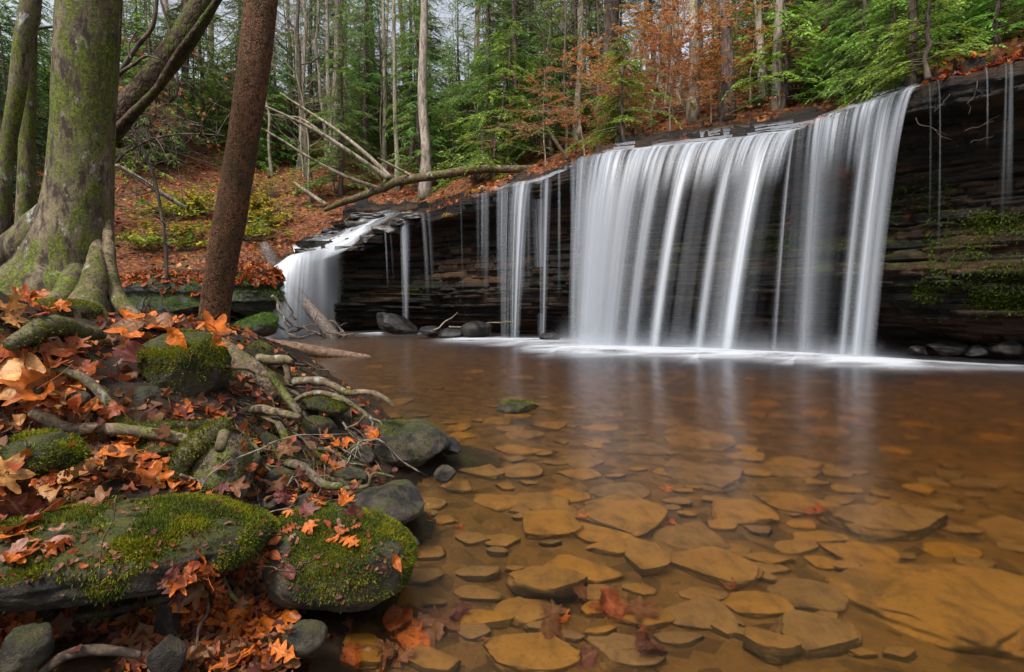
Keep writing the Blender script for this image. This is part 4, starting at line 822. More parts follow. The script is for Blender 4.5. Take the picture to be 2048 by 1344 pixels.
twig_set('thin twigs poking out of the leaves between the two large boulders', [((600, 1060, 2.4), (640, 960, 2.6)), ((520, 1030, 2.5), (640, 1010, 2.6)), ((560, 990, 2.7), (600, 940, 2.8)), ((630, 1040, 2.35), (720, 1012, 2.5))], 403, n=4, w0=3)
twig_set('grey hooked twig lying on orange leaves by the stump', [((360, 950, 2.35), (402, 962, 2.4))], 404, n=1, w0=7)
twig_set('dark drooping twigs on the crest between the trunks', [((300, 590, 4.6), (302, 650, 4.5)), ((300, 590, 4.6), (275, 640, 4.5)), ((318, 580, 4.6), (345, 650, 4.5))], 405, n=2, w0=3, mat='dark_bark')
twig_set('short dark twig lying on the furred boulder', [((592, 1136, 1.93), (646, 1106, 1.96)), ((520, 1130, 1.93), (620, 1146, 1.93))], 406, n=1, w0=3, mat='dark_bark')

twig_set('thin wiry rootlets dangling in the dark below the red-leaved overhang', [((1832, 238, 10.6), (1888, 276, 10.3)), ((1950, 165, 10.2), (1935, 232, 10.2)), ((1900, 190, 10.3), (1870, 225, 10.3)), ((1930, 262, 10.2), (1985, 244, 10.1)), ((1940, 285, 10.2), (1988, 270, 10.1))], 410, 'dark_root', 2, 'hanging_rootlet', None, 2, .4)
# ---- logs
def log(name, label, pts, mat, seed, n=10, ns=22, rough=.08, branches=()):
    V, F = limb(pts, n, ns, rough, seed)
    if not branches: o = obj(name, V, F, M[mat], None, None, None, True, tuple(at_y(*pts[0][:3]))); tag(o, label, 'log')
    else:
        o = thing(name, label, 'log', tuple(at_y(*pts[0][:3]))); obj('trunk', V, F, M[mat], o)
        for k, (b, bm) in enumerate(branches): Vb, Fb = limb(b, 8, 9, .12, seed + 3 + k); obj('branch', Vb, Fb, M[bm], o)
    return o
log('fallen_tree', 'long fallen tree with bare pale limbs lying along the top of the ledge', [(650, 420, 24.6, 9), (690, 403, 24, 13), (740, 386, 23.4, 15), (800, 362, 22.8, 18), (870, 351, 22.2, 17), (950, 339, 21.8, 17), (1030, 338, 21.4, 15), (1100, 338, 21.2, 13)], 'log_bark', 501, rough=.2, branches=[
    ([(778, 358, 22.9, 11), (720, 318, 22.4, 9), (650, 272, 21.9, 8), (590, 240, 21.5, 6), (530, 212, 21.0, 4)], 'pale_bark'), ([(782, 356, 23, 10), (730, 306, 23, 8), (670, 258, 23, 6), (620, 225, 23, 5), (560, 186, 23, 3)], 'pale_bark'),
    ([(756, 376, 23.2, 8), (690, 352, 22.7, 7), (620, 316, 22.3, 6), (560, 278, 22, 5), (510, 250, 21.7, 4)], 'pale_bark'), ([(824, 352, 22.5, 6), (790, 334, 22.3, 5), (756, 316, 22, 3)], 'pale_bark'), ([(640, 262, 22, 5), (600, 236, 22.4, 3), (560, 232, 22.7, 2)], 'pale_bark')])
log('leaning_log', 'wet grey log leaning into the chute with its foot in the pool', [(590, 580, 19.0, 20), (604, 597, 18.6, 24), (635, 634, 18.0, 26), (672, 678, 17.4, 28)], 'wet_log', 502)
log('driftwood_log', 'smooth brown log sloping into the water behind the roots', [(470, 676, 11.0, 24), (530, 688, 11.2, 28), (600, 698, 11.4, 27), (670, 708, 11.6, 22), (740, 716, 11.7, 12)], 'wood_log', 503)
log('dead_log', 'short brown log end wedged above the plume on the leafy slope', [(528, 488, 19.6, 18), (538, 508, 19.5, 24), (550, 534, 19.4, 22)], 'wet_log', 504)
log('dead_log', 'pale slanting dead pole lying across the leafy slope near the big trunk', [(232, 330, 12.5, 10), (270, 352, 12.8, 11), (320, 385, 13.2, 11), (372, 416, 13.6, 8)], 'pale_bark', 505)
log('dead_log', 'white weathered pole leaning in yellow weeds behind the chute', [(588, 366, 25.5, 7), (620, 388, 25.5, 8), (652, 410, 25.5, 10)], 'pale_bark', 506)
log('dead_log', 'thin dark broken pole leaning on the ledge just before the broadest curtain', [(1098, 262, 18.2, 6), (1116, 290, 18.0, 7), (1136, 318, 17.8, 7)], 'leaning_bark', 507)
twig_set('heap of sticks and dead leaves piled at the foot of the leaning log', [((560, 668, 17.5), (640, 650, 17.2)), ((580, 672, 17.2), (690, 664, 17)), ((600, 660, 17.3), (570, 640, 17.3)), ((650, 664, 17), (740, 670, 16.8)), ((590, 640, 17.4), (570, 600, 17.5)), ((640, 668, 17), (600, 655, 17.2)), ((660, 640, 17.4), (700, 672, 17))], 407, 'dark_bark', 5, 'stick_heap', None, 5, .7)
twig_set('bare grey branch hanging in the spray by the green rock', [((548, 585, 17), (574, 660, 16.8)), ((540, 640, 17), (590, 672, 16.8))], 408, 'twig', 1, 'bare_twig', None, 7, .3)
twig_set('thin branches lying on the black rocks under the ribbons', [((868, 660, 16.9), (912, 628, 17.2)), ((900, 655, 16.9), (1030, 640, 17))], 409, 'twig', 1, 'bare_twig', None, 4, .3)

# ---- stones on the bed
HERO = [('thick tan block of stone nearest the surface in the shallows, leaves around it', 1008, 1182, 1168, 1240, .11), ('largest submerged slab, with a long dark lower edge', 1670, 2150, 1150, 1344, .10), ('broad slab casting the deepest shadow in the darker water', 1640, 1912, 1058, 1116, .10),
        ('large pentagonal slab in the middle of the shallows', 1168, 1342, 1008, 1096, .05), ('slab with a dark undercut edge further out', 1330, 1500, 948, 1012, .06), ('long slab pointing away beside the round cobble', 1322, 1524, 1122, 1200, .06),
        ('round cobble between larger slabs', 1246, 1334, 1106, 1172, .07), ('slab with a pointed corner in the shallows', 1042, 1166, 1044, 1096, .05), ('oval flat stone below the pentagonal slab', 1168, 1268, 1098, 1132, .04),
        ('four-sided slab beyond the pentagonal one', 1408, 1546, 1026, 1078, .05), ('thin flat slab near the little pale stone', 912, 1012, 942, 976, .05), ('small light brick-shaped stone among sunken leaves', 906, 1006, 1158, 1180, .05),
        ('rounded stone near the lower edge beside sunken leaves', 1480, 1600, 1290, 1352, .07), ('smooth stone by the long dark edge', 1546, 1720, 1266, 1344, .07), ('pale slab with a thin outline under faint foam flecks', 1320, 1470, 884, 938, .05)]
STN = []
def stone(u0, u1, v0, v1, th_, seed, label, group=None, sub=4):
    h = cast((u0 + u1) / 2, (v0 + v1) / 2, ['bed'])
    if h is None: return
    c = h[0]; a = (u1 - u0) / 2 * c[1] / F_PX; b = abs(at_z((u0 + u1) / 2, v0, c[2])[1] - at_z((u0 + u1) / 2, v1, c[2])[1]) / 2
    V, F = rock((1, 1, 1), seed, sub, 6, .10, .42, seed * 1.7, (.5, .95), .03, 2.2); V = V - (V.max(0) + V.min(0)) / 2; V = V / ((V.max(0) - V.min(0)) / 2) * [a, b, th_ * .5]
    g = np.random.default_rng(seed); V[:, 2] += V[:, 0] / max(a, .01) * g.uniform(-.25, .25) * th_ + V[:, 1] / max(b, .01) * g.uniform(-.25, .2) * th_
    V = V + c + [0, 0, th_ * .5]
    if V[:, 2].max() > -.02: V[:, 2] -= V[:, 2].max() + .02
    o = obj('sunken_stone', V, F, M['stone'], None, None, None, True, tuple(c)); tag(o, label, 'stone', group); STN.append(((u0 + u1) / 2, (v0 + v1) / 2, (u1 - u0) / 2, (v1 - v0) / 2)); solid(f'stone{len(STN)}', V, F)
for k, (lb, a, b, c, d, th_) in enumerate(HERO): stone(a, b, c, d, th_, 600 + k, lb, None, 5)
g = np.random.default_rng(77); cnt = 0
for q in range(6000):
    if cnt >= 240: break
    u, v = g.uniform(640, 2060), 745 + 600 * g.random() ** .85
    if u < np.interp(v, [745, 800, 900, 920, 1000, 1240, 1344], [640, 690, 800, 930, 850, 840, 590]): continue
    w = (v - 600) * g.choice([.16, .22, .3, .4, .5]) * g.uniform(.8, 1.2) * .6; hgt = w * g.uniform(.25, .5) * (.45 + .55 * (v - 700) / 640)
    if any(abs(u - a) < (w / 2 + c) * .6 and abs(v - b) < (hgt / 2 + d) * .58 for a, b, c, d in STN): continue
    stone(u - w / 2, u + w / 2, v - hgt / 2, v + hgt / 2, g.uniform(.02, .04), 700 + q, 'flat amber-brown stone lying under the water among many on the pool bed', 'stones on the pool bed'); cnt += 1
# ================================================================ woods behind the falls
def hemlock(seed, H=12, r=.16, h0=1.0, Lmax=2.6, nb=95, nl=.15, nw=.06, taper=.7, mat='hemlock', ntw=15, bark='dark_bark'):
    g = np.random.default_rng(seed); root_ = empty('hemlock_tree')
    z = np.linspace(0, H, 12); bend = np.cumsum(g.normal(size=(12, 2)) * .05, 0)
    tr = np.column_stack([bend[:, 0], bend[:, 1], z]); rr = r * (1 - z / H) ** .8 + .01; rr[0] *= 1.35
    mb = MB(); mb.add(*tube(spline(tr, 3), np.interp(np.linspace(0, 1, 34), np.linspace(0, 1, 12), rr), 8))
    Ps, Ds, Ns, Ls = [], [], [], []; br = MB()
    for k in range(nb):
        f = (k + g.random()) / nb; hz = h0 + (H - h0) * f ** 1.1; az = g.uniform(0, 2 * math.pi); L = Lmax * (1 - ((hz - h0) / (H - h0 + .01)) ** 1.3) ** taper * g.uniform(.55, 1.1) + .15
        s = np.linspace(0, 1, 7); o = np.array([np.interp(hz, z, tr[:, 0]), np.interp(hz, z, tr[:, 1]), hz]); d = np.array([math.cos(az), math.sin(az), 0]); sl_ = g.uniform(-.15, .25)
        C = o + d * (s * L)[:, None] + np.array([0, 0, 1]) * (sl_ * s * L - (.28 + .1 * g.random()) * L * s ** 2)[:, None] + g.normal(size=(7, 3)) * .03 * L * s[:, None]
        br.add(*tube(C, np.linspace(.018, .005, 7) * (L / 2 + .4), 4, False))
        n = max(5, int(ntw * L / 2)); t = np.sort(g.uniform(.12, 1, n)); t[-1] = 1.0
        P0 = np.column_stack([np.interp(t, s, C[:, q]) for q in range(3)]); tgt = np.gradient(C, axis=0); bd = np.column_stack([np.interp(t, s, tgt[:, q]) for q in range(3)]); bd /= np.linalg.norm(bd, axis=1)[:, None]
        sd = np.where(np.arange(n) % 2 == 0, 1, -1) * g.uniform(.6, 1.1, n); sd[-1] = 0; side = np.cross(bd, [0, 0, 1.0]); td = bd + side * sd[:, None]; td[:, 2] -= .12; td /= np.linalg.norm(td, axis=1)[:, None]
        tl = (.34 * L * (1 - .65 * t) + .10) * g.uniform(.7, 1.2, n)
        for q in range(n):
            m = max(4, int(tl[q] / (nl * .27))); u = np.linspace(.05, 1, m); p = P0[q] + td[q] * (u * tl[q])[:, None]; p[:, 2] -= .22 * tl[q] * u ** 2
            sd2 = np.where(np.arange(m) % 2 == 0, 1, -1) * .9; sd2[-1] = 0; s2 = np.cross(td[q], [0, 0, 1.0]); D = td[q] + s2 * sd2[:, None]; D[:, 2] += g.normal(size=m) * .25 - .15
            Ps.append(p); Ds.append(D); Ns.append(np.array([0, 0, 1.0]) + g.normal(size=(m, 3)) * .35); Ls.append(nl * (1.05 - .4 * u) * g.uniform(.7, 1.3, m))
    P, D, N, L = map(np.concatenate, (Ps, Ds, Ns, Ls)); V, F = leaf_quads(P, D, N, L, L * nw / nl)
    bv, bf = br.get(); mb.add(bv, bf); mb.obj('trunk', M[bark], root_); obj('crown', V, F, M[mat], root_, smooth=False)
    return root_
def bare_tree(seed, H=16, r=.17, bark='grey_bark', nbr=16, h0=.35, twig=.5, lean=0.0, leaf=None, nleaf=0, name='bare_tree', spread=.9, lsize=.07, up=.55, Lb=.28, crook=.012):
    g = np.random.default_rng(seed); root_ = empty(name); z = np.linspace(0, H, 12); bend = np.cumsum(g.normal(size=(12, 2)) * crook * H ** .8, 0); bend -= bend[0]; bend[:, 0] += lean * z
    tr = np.column_stack([bend, z]); rr = r * (1 - .85 * z / H); rr[0] *= 1.35; rr[1] *= 1.03
    A = spline(np.column_stack([tr, rr]), 5); V, F = tube(A[:, :3], A[:, 3], 12, True, lambda V, th: 1 + .09 * fbm(V * np.array([5, 5, 1.2]), 3, seed)); obj('trunk', V, F, M[bark], root_)
    br = MB(); LP, LD = [], []
    def grow(p, d, L, w, lev):
        n = 6; s = np.linspace(0, 1, n); C = p + np.outer(s * L, d) + np.cumsum(g.normal(size=(n, 3)) * L * .045, 0) * s[:, None] ** .5; C[:, 2] += (.12 if lev == 0 else .0) * L * s ** 2
        br.add(*tube(C, np.linspace(w, w * .3, n), 5 if lev == 0 else 3, False))
        if leaf is not None and lev >= 1:
            m = nleaf; t = g.uniform(.15, 1, m); LP.append(np.column_stack([np.interp(t, s, C[:, q]) for q in range(3)])); LD.append(g.normal(size=(m, 3)) * [1, 1, .35] + d * .6)
        if lev >= 2: return
        for k in range(g.integers(4, 7) if lev == 0 else g.integers(2, 5)):
            t = g.uniform(.25, .98); i = min(int(t * (n - 1)), n - 2); q = C[i] + (C[i + 1] - C[i]) * (t * (n - 1) - i); e = d + g.normal(size=3) * [.75, .75, .45 if leaf is None else .15]; e /= np.linalg.norm(e)
            grow(q, e, L * g.uniform(.3, .6), w * .45, lev + 1)
    for k in range(nbr):
        f = g.uniform(h0, 1); i = min(int(f * 11), 10); p = tr[i] + (tr[i + 1] - tr[i]) * (f * 11 - i); az = g.uniform(0, 2 * math.pi); d = np.array([math.cos(az) * spread, math.sin(az) * spread, g.uniform(up - .5, up + .25)]); d /= np.linalg.norm(d)
        grow(p, d, H * Lb * (1.15 - .7 * f) * g.uniform(.6, 1.2), r * .26 * (1.15 - .8 * f) + .006, 0)
    if nbr: br.obj('crown' if leaf is None else 'branch_frame', M[bark], root_)
    if leaf is not None:
        P, D = np.concatenate(LP), np.concatenate(LD); n = len(P); V, F = leaf_quads(P, D, np.array([0, 0, 1.0]) + g.normal(size=(n, 3)) * .45, lsize * g.uniform(.6, 1.3, n), lsize * .55); obj('crown', V, F, M[leaf], root_, smooth=False)
    return root_
def rhodo(seed, n=70, size=1.2, mat='rhododendron', ll=.15):
    g = np.random.default_rng(seed); root_ = empty('rhododendron_shrub'); st = MB(); P, D, N = [], [], []
    for k in range(n):
        d = g.normal(size=3); d[2] = abs(d[2]) * .9; d /= np.linalg.norm(d); e = d * size * g.uniform(.5, 1.0); e[2] = max(e[2], .1) + .2; C = spline(np.array([[0, 0, 0], e * [.3, .3, .6], e]), 4)
        st.add(*tube(C, np.linspace(.014, .006, len(C)), 4, False)); m = 9; az = np.linspace(0, 2 * math.pi, m, endpoint=False) + g.random(); ax = d + [0, 0, .8]; ax /= np.linalg.norm(ax); a = np.cross(ax, [.3, .9, .1]); a /= np.linalg.norm(a); b = np.cross(ax, a)
        dd = a * np.cos(az)[:, None] + b * np.sin(az)[:, None] + ax * .15; dd[:, 2] -= .3; P.append(np.repeat(e[None], m, 0)); D.append(dd); N.append(np.repeat(ax[None], m, 0) + g.normal(size=(m, 3)) * .2)
    P, D, N = map(np.concatenate, (P, D, N)); V, F = leaf_quads(P, D, N, ll * g.uniform(.7, 1.2, len(P)), ll * .3); st.obj('stem', M['dark_bark'], root_); obj('foliage', V, F, M[mat], root_, smooth=False); return root_
def weed(seed, n=26, h=.55, leaf=.075, cols=((.30, .30, .03), (.42, .34, .03), (.16, .24, .03)), per=16, name='yellow_shrub', spread=.55):
    g = np.random.default_rng(seed); root_ = empty(name); st = MB(); P, D, c = [], [], []
    for k in range(n):
        o = g.normal(size=3) * .03; o[2] = 0; e = o * 8 * spread + np.append(g.normal(size=2) * spread * .4, 0) + np.array([*(g.normal(size=2) * .3 * h), h * g.uniform(.5, 1.1)]); C = spline(np.array([o, (o + e) / 2 + [0, 0, .1 * h], e]), 4); st.add(*tube(C, np.linspace(.006, .002, len(C)), 3, False))
        t = g.uniform(.25, 1, per); P.append(np.column_stack([np.interp(t, np.linspace(0, 1, len(C)), C[:, q]) for q in range(3)])); D.append(g.normal(size=(per, 3)) * [1, 1, .4]); c.append(np.repeat(np.array(cols)[g.integers(len(cols))][None], per, 0) * g.uniform(.7, 1.2, (per, 1)))
    P, D, c = map(np.concatenate, (P, D, c)); m = len(P); V, F = leaf_quads(P, D, np.array([0, 0, 1.0]) + g.normal(size=(m, 3)) * .4, leaf * g.uniform(.6, 1.3, m), leaf * .6); st.obj('stem', M['twig'], root_); obj('foliage', V, F, M['yellow_leaf'], root_, {'col': np.repeat(c, 4, 0)}, smooth=False); return root_
def grass(seed, n=60, L=.5):
    g = np.random.default_rng(seed); root_ = None; mb = MB()
    for k in range(n):
        az = g.uniform(0, 2 * math.pi); d = np.array([math.cos(az), math.sin(az), 0]); s = np.linspace(0, 1, 6); l = L * g.uniform(.5, 1.1); C = d * (s * l * .8)[:, None] + np.array([0, 0, 1]) * (l * (.8 * s - 1.15 * s ** 2))[:, None]; w = .012 * (1 - s) + .001; sd = np.cross(d, [0, 0, 1.0])
        V = np.concatenate([C + sd * w[:, None], C - sd * w[:, None]]); i = np.arange(5); mb.add(V, np.stack([i, i + 1, i + 7, i + 6], -1), np.repeat((np.array([(.42, .27, .04), (.5, .2, .03), (.3, .26, .05)])[g.integers(3)] * g.uniform(.7, 1.2))[None], 12, 0))
    return mb.obj('grass_tuft', M['grass'], None, 'col', loc=(0, 0, 0))
def put(proto, pos, s=1.0, rz=None, label=None, cat=None, group=None, first=set(), g=np.random.default_rng(1), tilt=(0, 0)):
    o = proto if proto.name not in first else copy_tree(proto)
    first.add(proto.name); o.location = pos; o.scale = (s, s, s) if np.isscalar(s) else s; o.rotation_euler = (tilt[0], tilt[1], g.uniform(0, 6.28) if rz is None else rz)
    tag(o, label, cat, group)
    if group is None and 'group' in o: del o['group']
    return o
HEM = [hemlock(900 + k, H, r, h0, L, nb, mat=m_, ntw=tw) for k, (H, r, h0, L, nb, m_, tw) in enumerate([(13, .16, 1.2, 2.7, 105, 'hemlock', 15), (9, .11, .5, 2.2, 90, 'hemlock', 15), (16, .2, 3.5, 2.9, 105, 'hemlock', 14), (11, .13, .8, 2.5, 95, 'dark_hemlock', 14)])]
SAP = [hemlock(920 + k, H, .05, .25, L, nb, .12, .05, mat='bright_hemlock', ntw=18) for k, (H, L, nb) in enumerate([(3.6, 1.5, 60), (2.6, 1.3, 46), (4.6, 1.7, 70)])]
BARE = [bare_tree(940 + k, H, r, b, n, h0, lean=ln) for k, (H, r, b, n, h0, ln) in enumerate([(19, .17, 'grey_bark', 16, .45, .0), (16, .12, 'pale_bark', 18, .3, .02), (17, .15, 'dark_bark', 18, .3, -.02), (14, .08, 'grey_bark', 20, .2, .03), (11, .055, 'pale_bark', 20, .15, -.04), (12, .06, 'dark_bark', 20, .15, .03)])]
POLE = [bare_tree(960 + k, H, r, b, 7, .55, lean=ln, name='tall_tree', crook=.005) for k, (H, r, b, ln) in enumerate([(24, .24, 'grey_bark', 0), (22, .20, 'pale_bark', .01), (23, .26, 'dark_bark', -.012)])]
BEECH = [bare_tree(980 + k, H, r, 'pale_bark', n, .12, leaf='beech', nleaf=6, name='beech_tree', spread=1.0, up=.12, lsize=.12, Lb=.42) for k, (H, r, n) in enumerate([(6, .05, 20), (7.5, .06, 24), (4.5, .035, 18)])]
RHO = [rhodo(1000), rhodo(1001, 50, .9)]; WEED = [weed(1010, 40, .5, .12, spread=1.3), weed(1011, 32, .4, .11, spread=1.3), weed(1012, 22, .9, .09, ((.40, .28, .03), (.45, .33, .04), (.30, .14, .04)), 12, 'weed_clump', .5)]
GT = [grass(1020), grass(1021, 45, .38)]
def on_hill(u, v):
    h = cast(u, v, ['hill', 'cliff']); return h[0] if h else None
def hero(proto, u, v, wpx, label, cat='tree', lean=0, y=None):
    """tree whose base shows at (u, v); its trunk wpx wide in the photo"""
    p = at_y(u, v, y) if y else on_hill(u, v)
    if p is None: return
    if y: p[2] = hill_z(p[0], p[1])
    r0 = {'tall_tree': [.24, .20, .26]}.get(proto.name.split('.')[0])
    r0 = r0[[x.name for x in POLE].index(proto.name)] if r0 else .12
    s = wpx * p[1] / F_PX / 2 / r0; s = np.clip(s, .3, 3)
    put(proto, tuple(p - [0, 0, .1]), (s, s, max(s, .9)), None, label, cat, None, tilt=(0, math.radians(lean)))
hero(POLE[0], 850, 395, 21, 'straight grey trunk rising right behind the fallen tree, clear of branches')
hero(POLE[2], 1453, 236, 27, 'stout dark-barked trunk standing at the edge of the ledge above the broadest curtain', lean=-3)
hero(POLE[0], 1552, 215, 17, 'smooth pale grey trunk beside glossy shrubs near the ledge')
hero(POLE[1], 1104, 290, 16, 'blotchy whitish trunk between the bright young hemlock and the orange beech', lean=-1)
hero(POLE[2], 1215, 250, 34, 'thickest dark trunk in the woods, with orange leaves crossing its foot', lean=-4, y=24)
hero(POLE[1], 1385, 240, 20, 'tall tan trunk next to the stout dark-barked one', lean=1)
hero(POLE[1], 1530, 205, 16, 'crooked pale trunk leaning towards the smooth grey one', lean=-6)
hero(POLE[0], 672, 345, 14, 'slender grey trunk seen above the pale limbs of the fallen tree', lean=-1)
hero(POLE[1], 945, 200, 13, 'slim pale trunk leaning over the bright young hemlock', lean=-2, y=30)
hero(POLE[0], 1015, 200, 11, 'slim grey trunk behind the blotchy whitish one', y=33)
hero(POLE[2], 1650, 178, 11, 'thin dark trunk among green sprays above the high bend of the falls')
hero(POLE[2], 1822, 172, 16, 'brown hemlock trunk growing on the ledge where the water ends')
hero(POLE[2], 1860, 120, 14, 'dark trunk just behind the one on the ledge end', y=17)
hero(POLE[1], 795, 380, 10, 'thin pale trunk a step away from the straight grey one')
hero(POLE[1], 770, 330, 9, 'thin crooked trunk over the fork of the fallen tree', lean=2, y=29)
for u, v, k, s, lb in [(1010, 326, 0, 1.5, 'bright green young hemlock with drooping sprays right above the ledge'), (940, 340, 1, 1.7, 'low bright hemlock next to the glossy rhododendron'), (1080, 318, 1, 1.5, 'small bright hemlock at the foot of the blotchy whitish trunk'),
                       (1250, 288, 1, 1.2, 'small hemlock under the orange beech leaves'), (1700, 195, 2, .8, 'hemlock with long bright sprays hanging over the high bend of the falls'), (1780, 185, 0, .8, 'feathery hemlock whose sprays touch the lip of the high curtain'),
                       (1860, 165, 1, .9, 'low hemlock sapling behind the red leaves on the thick overhang'), (1990, 100, 0, .9, 'bright hemlock sapling on the bank above the bare cliff')]:
    p = on_hill(u, v - 6)
    if p is not None: put(SAP[k], tuple(p), s, None, lb, 'hemlock')
for u, v, k, s, lb in [(1300, 262, 1, .95, 'widest orange-leaved beech spreading over the middle of the ledge'), (1230, 280, 0, .9, 'orange beech in front of the thickest dark trunk'), (1370, 225, 1, 1.0, 'tall orange beech beside the tan trunk'), (1500, 215, 2, 1.0, 'low orange beech behind the stout dark-barked trunk'),
                       (1120, 270, 2, .8, 'sparse orange beech by the blotchy whitish trunk')]:
    p = on_hill(u, v - 4)
    if p is not None: put(BEECH[k], tuple(p), (s, s, s * .5), None, lb, 'beech')
for u, v, k, s, lb in [(905, 345, 0, 1.9, 'glossy rhododendron beside the straight grey trunk'), (880, 368, 1, 1.4, 'low rhododendron under the fallen tree'), (1590, 200, 0, .9, 'rhododendron with pale glossy leaves near the smooth grey trunk'), (1630, 190, 1, .9, 'small rhododendron over the notch between the two big curtains'), (955, 368, 1, 1.2, 'dark rhododendron between the fallen tree and the ledge'), (1530, 215, 1, .7, 'dwarf rhododendron at the foot of the crooked pale trunk')]:
    p = on_hill(u, v)
    if p is not None: put(RHO[k], tuple(p), s, None, lb, 'shrub')
for u, v, k, s, lb in [(345, 440, 0, 1.6, 'yellow-green leafy shrub high on the leafy slope'), (400, 425, 0, 1.6, 'yellow-green shrub close beside the brown trunk, uphill'), (505, 430, 0, 2.0, 'golden shrub just past the brown trunk'), (525, 455, 0, 1.7, 'orange-tinged golden shrub above the dead log end'), (350, 480, 1, 1.8, 'low lime shrub in the middle of the leafy slope'),
                       (300, 500, 1, 1.4, 'small lime sprig lying against the leaf litter'), (490, 480, 1, 2.0, 'thin yellow shrub above the mossy ledge'), (380, 500, 1, 1.4, 'sparse yellow sprig below the lime shrub'), (545, 395, 2, 1.4, 'tall straw-yellow weeds at the edge of the stream bed'), (590, 392, 2, 1.3, 'straw weeds behind the white weathered pole'), (640, 398, 2, 1.2, 'golden weeds under the white weathered pole'), (500, 390, 2, 1.3, 'yellow weeds beside the brown trunk')]:
    p = on_hill(u, v)
    if p is not None: put(WEED[k], tuple(p), s, None, lb, 'shrub')
for u, v, k, s, lb in [(885, 398, 0, 1.0, 'bright yellow grass tuft on the ledge near the small rivulet'), (895, 432, 1, 1.0, 'straggly grass hanging from the ledge under the bright yellow tuft'), (945, 385, 0, 1.0, 'orange-yellow grass spilling over the ledge'), (1010, 352, 0, 1.4, 'long arching grass under the fallen tree'), (1000, 358, 1, 1.3, 'short straw grass where the stepped blocks begin'), (820, 425, 1, .7, 'tiny grass tuft by the rivulet')]:
    h = cast(u, v, ['hill', 'cliff'])
    if h is not None: put(GT[k], tuple(h[0] + np.array([0, -.05, .03])), s, None, lb, 'grass')
# the rest of the woods: scattered over the slope, thinning where they would stand outside the view
g = np.random.default_rng(4); spots = []
def free(x, y, d): return all((x - a) ** 2 + (y - b) ** 2 > d * d for a, b in spots)
def scatter(n, protos, dmin, dmax, sep, smin, smax, label, cat, group, ulim=(-120, 2170), near=None):
    k = 0
    for q in range(n * 60):
        if k >= n: break
        y = g.uniform(10, 62); x = g.uniform(-.62, .62) * y * 1.75
        z, d = hill(np.array([x]), np.array([y])); z, d = float(z[0]), float(d[0])
        if d < dmin or d > dmax or not free(x, y, sep): continue
        u, v, dep = project([x, y, z + 2])
        if not ulim[0] < u < ulim[1] or v > 700: continue
        if u < 600 and d < 9 and 'shade' not in label: continue
        if near and g.random() > near(u, d): continue
        spots.append((x, y)); put(protos[g.integers(len(protos))], (x, y, z - .1), g.uniform(smin, smax), None, label, cat, group, tilt=(g.normal() * .025, g.normal() * .03)); k += 1
scatter(74, HEM[:3], 5, 21, 1.2, .6, 1.0, 'green hemlock among many on the wooded slope', 'hemlock', 'hemlocks on the slope', near=lambda u, d: .35 + .65 * (u < 1150 or u > 1600))
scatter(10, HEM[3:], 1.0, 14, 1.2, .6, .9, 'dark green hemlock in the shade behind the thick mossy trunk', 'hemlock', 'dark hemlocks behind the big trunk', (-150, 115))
scatter(34, HEM[:2], 2.2, 14, 1.2, .4, .8, 'green hemlock crowding the bank above the bare cliff', 'hemlock', 'hemlocks above the bare cliff', (1640, 2150))
scatter(60, SAP, 3, 24, .9, .9, 1.5, 'leafy green hemlock sapling of the undergrowth', 'hemlock', 'hemlock saplings on the slope', near=lambda u, d: .4 + .6 * (u < 1150 or u > 1600))
scatter(60, POLE + BARE[:3], 6, 34, .8, .55, 1.0, 'tall bare tree among many on the wooded slope', 'tree', 'bare trees on the slope', (150, 1700))
scatter(80, BARE[3:] + [BARE[4]], 3, 30, .6, .7, 1.15, 'thin bare young tree among many on the wooded slope', 'tree', 'young bare trees on the slope', (200, 1700))
scatter(26, BEECH, 2.0, 9, 1.0, .35, .6, 'orange-leaved beech among many above the broadest curtain', 'beech', 'beeches above the falls', (1080, 1720))
scatter(14, HEM[:3], 3, 26, 2.0, .7, 1.0, 'green hemlock standing on the leafy slope beyond the edge of the view', 'hemlock', 'hemlocks beyond the edge', (-1500, -130))
scatter(14, BARE[:4], 2, 26, 2.0, .7, 1.0, 'bare tree standing on the leafy slope beyond the edge of the view', 'tree', 'bare trees beyond the edge', (-1500, -130))
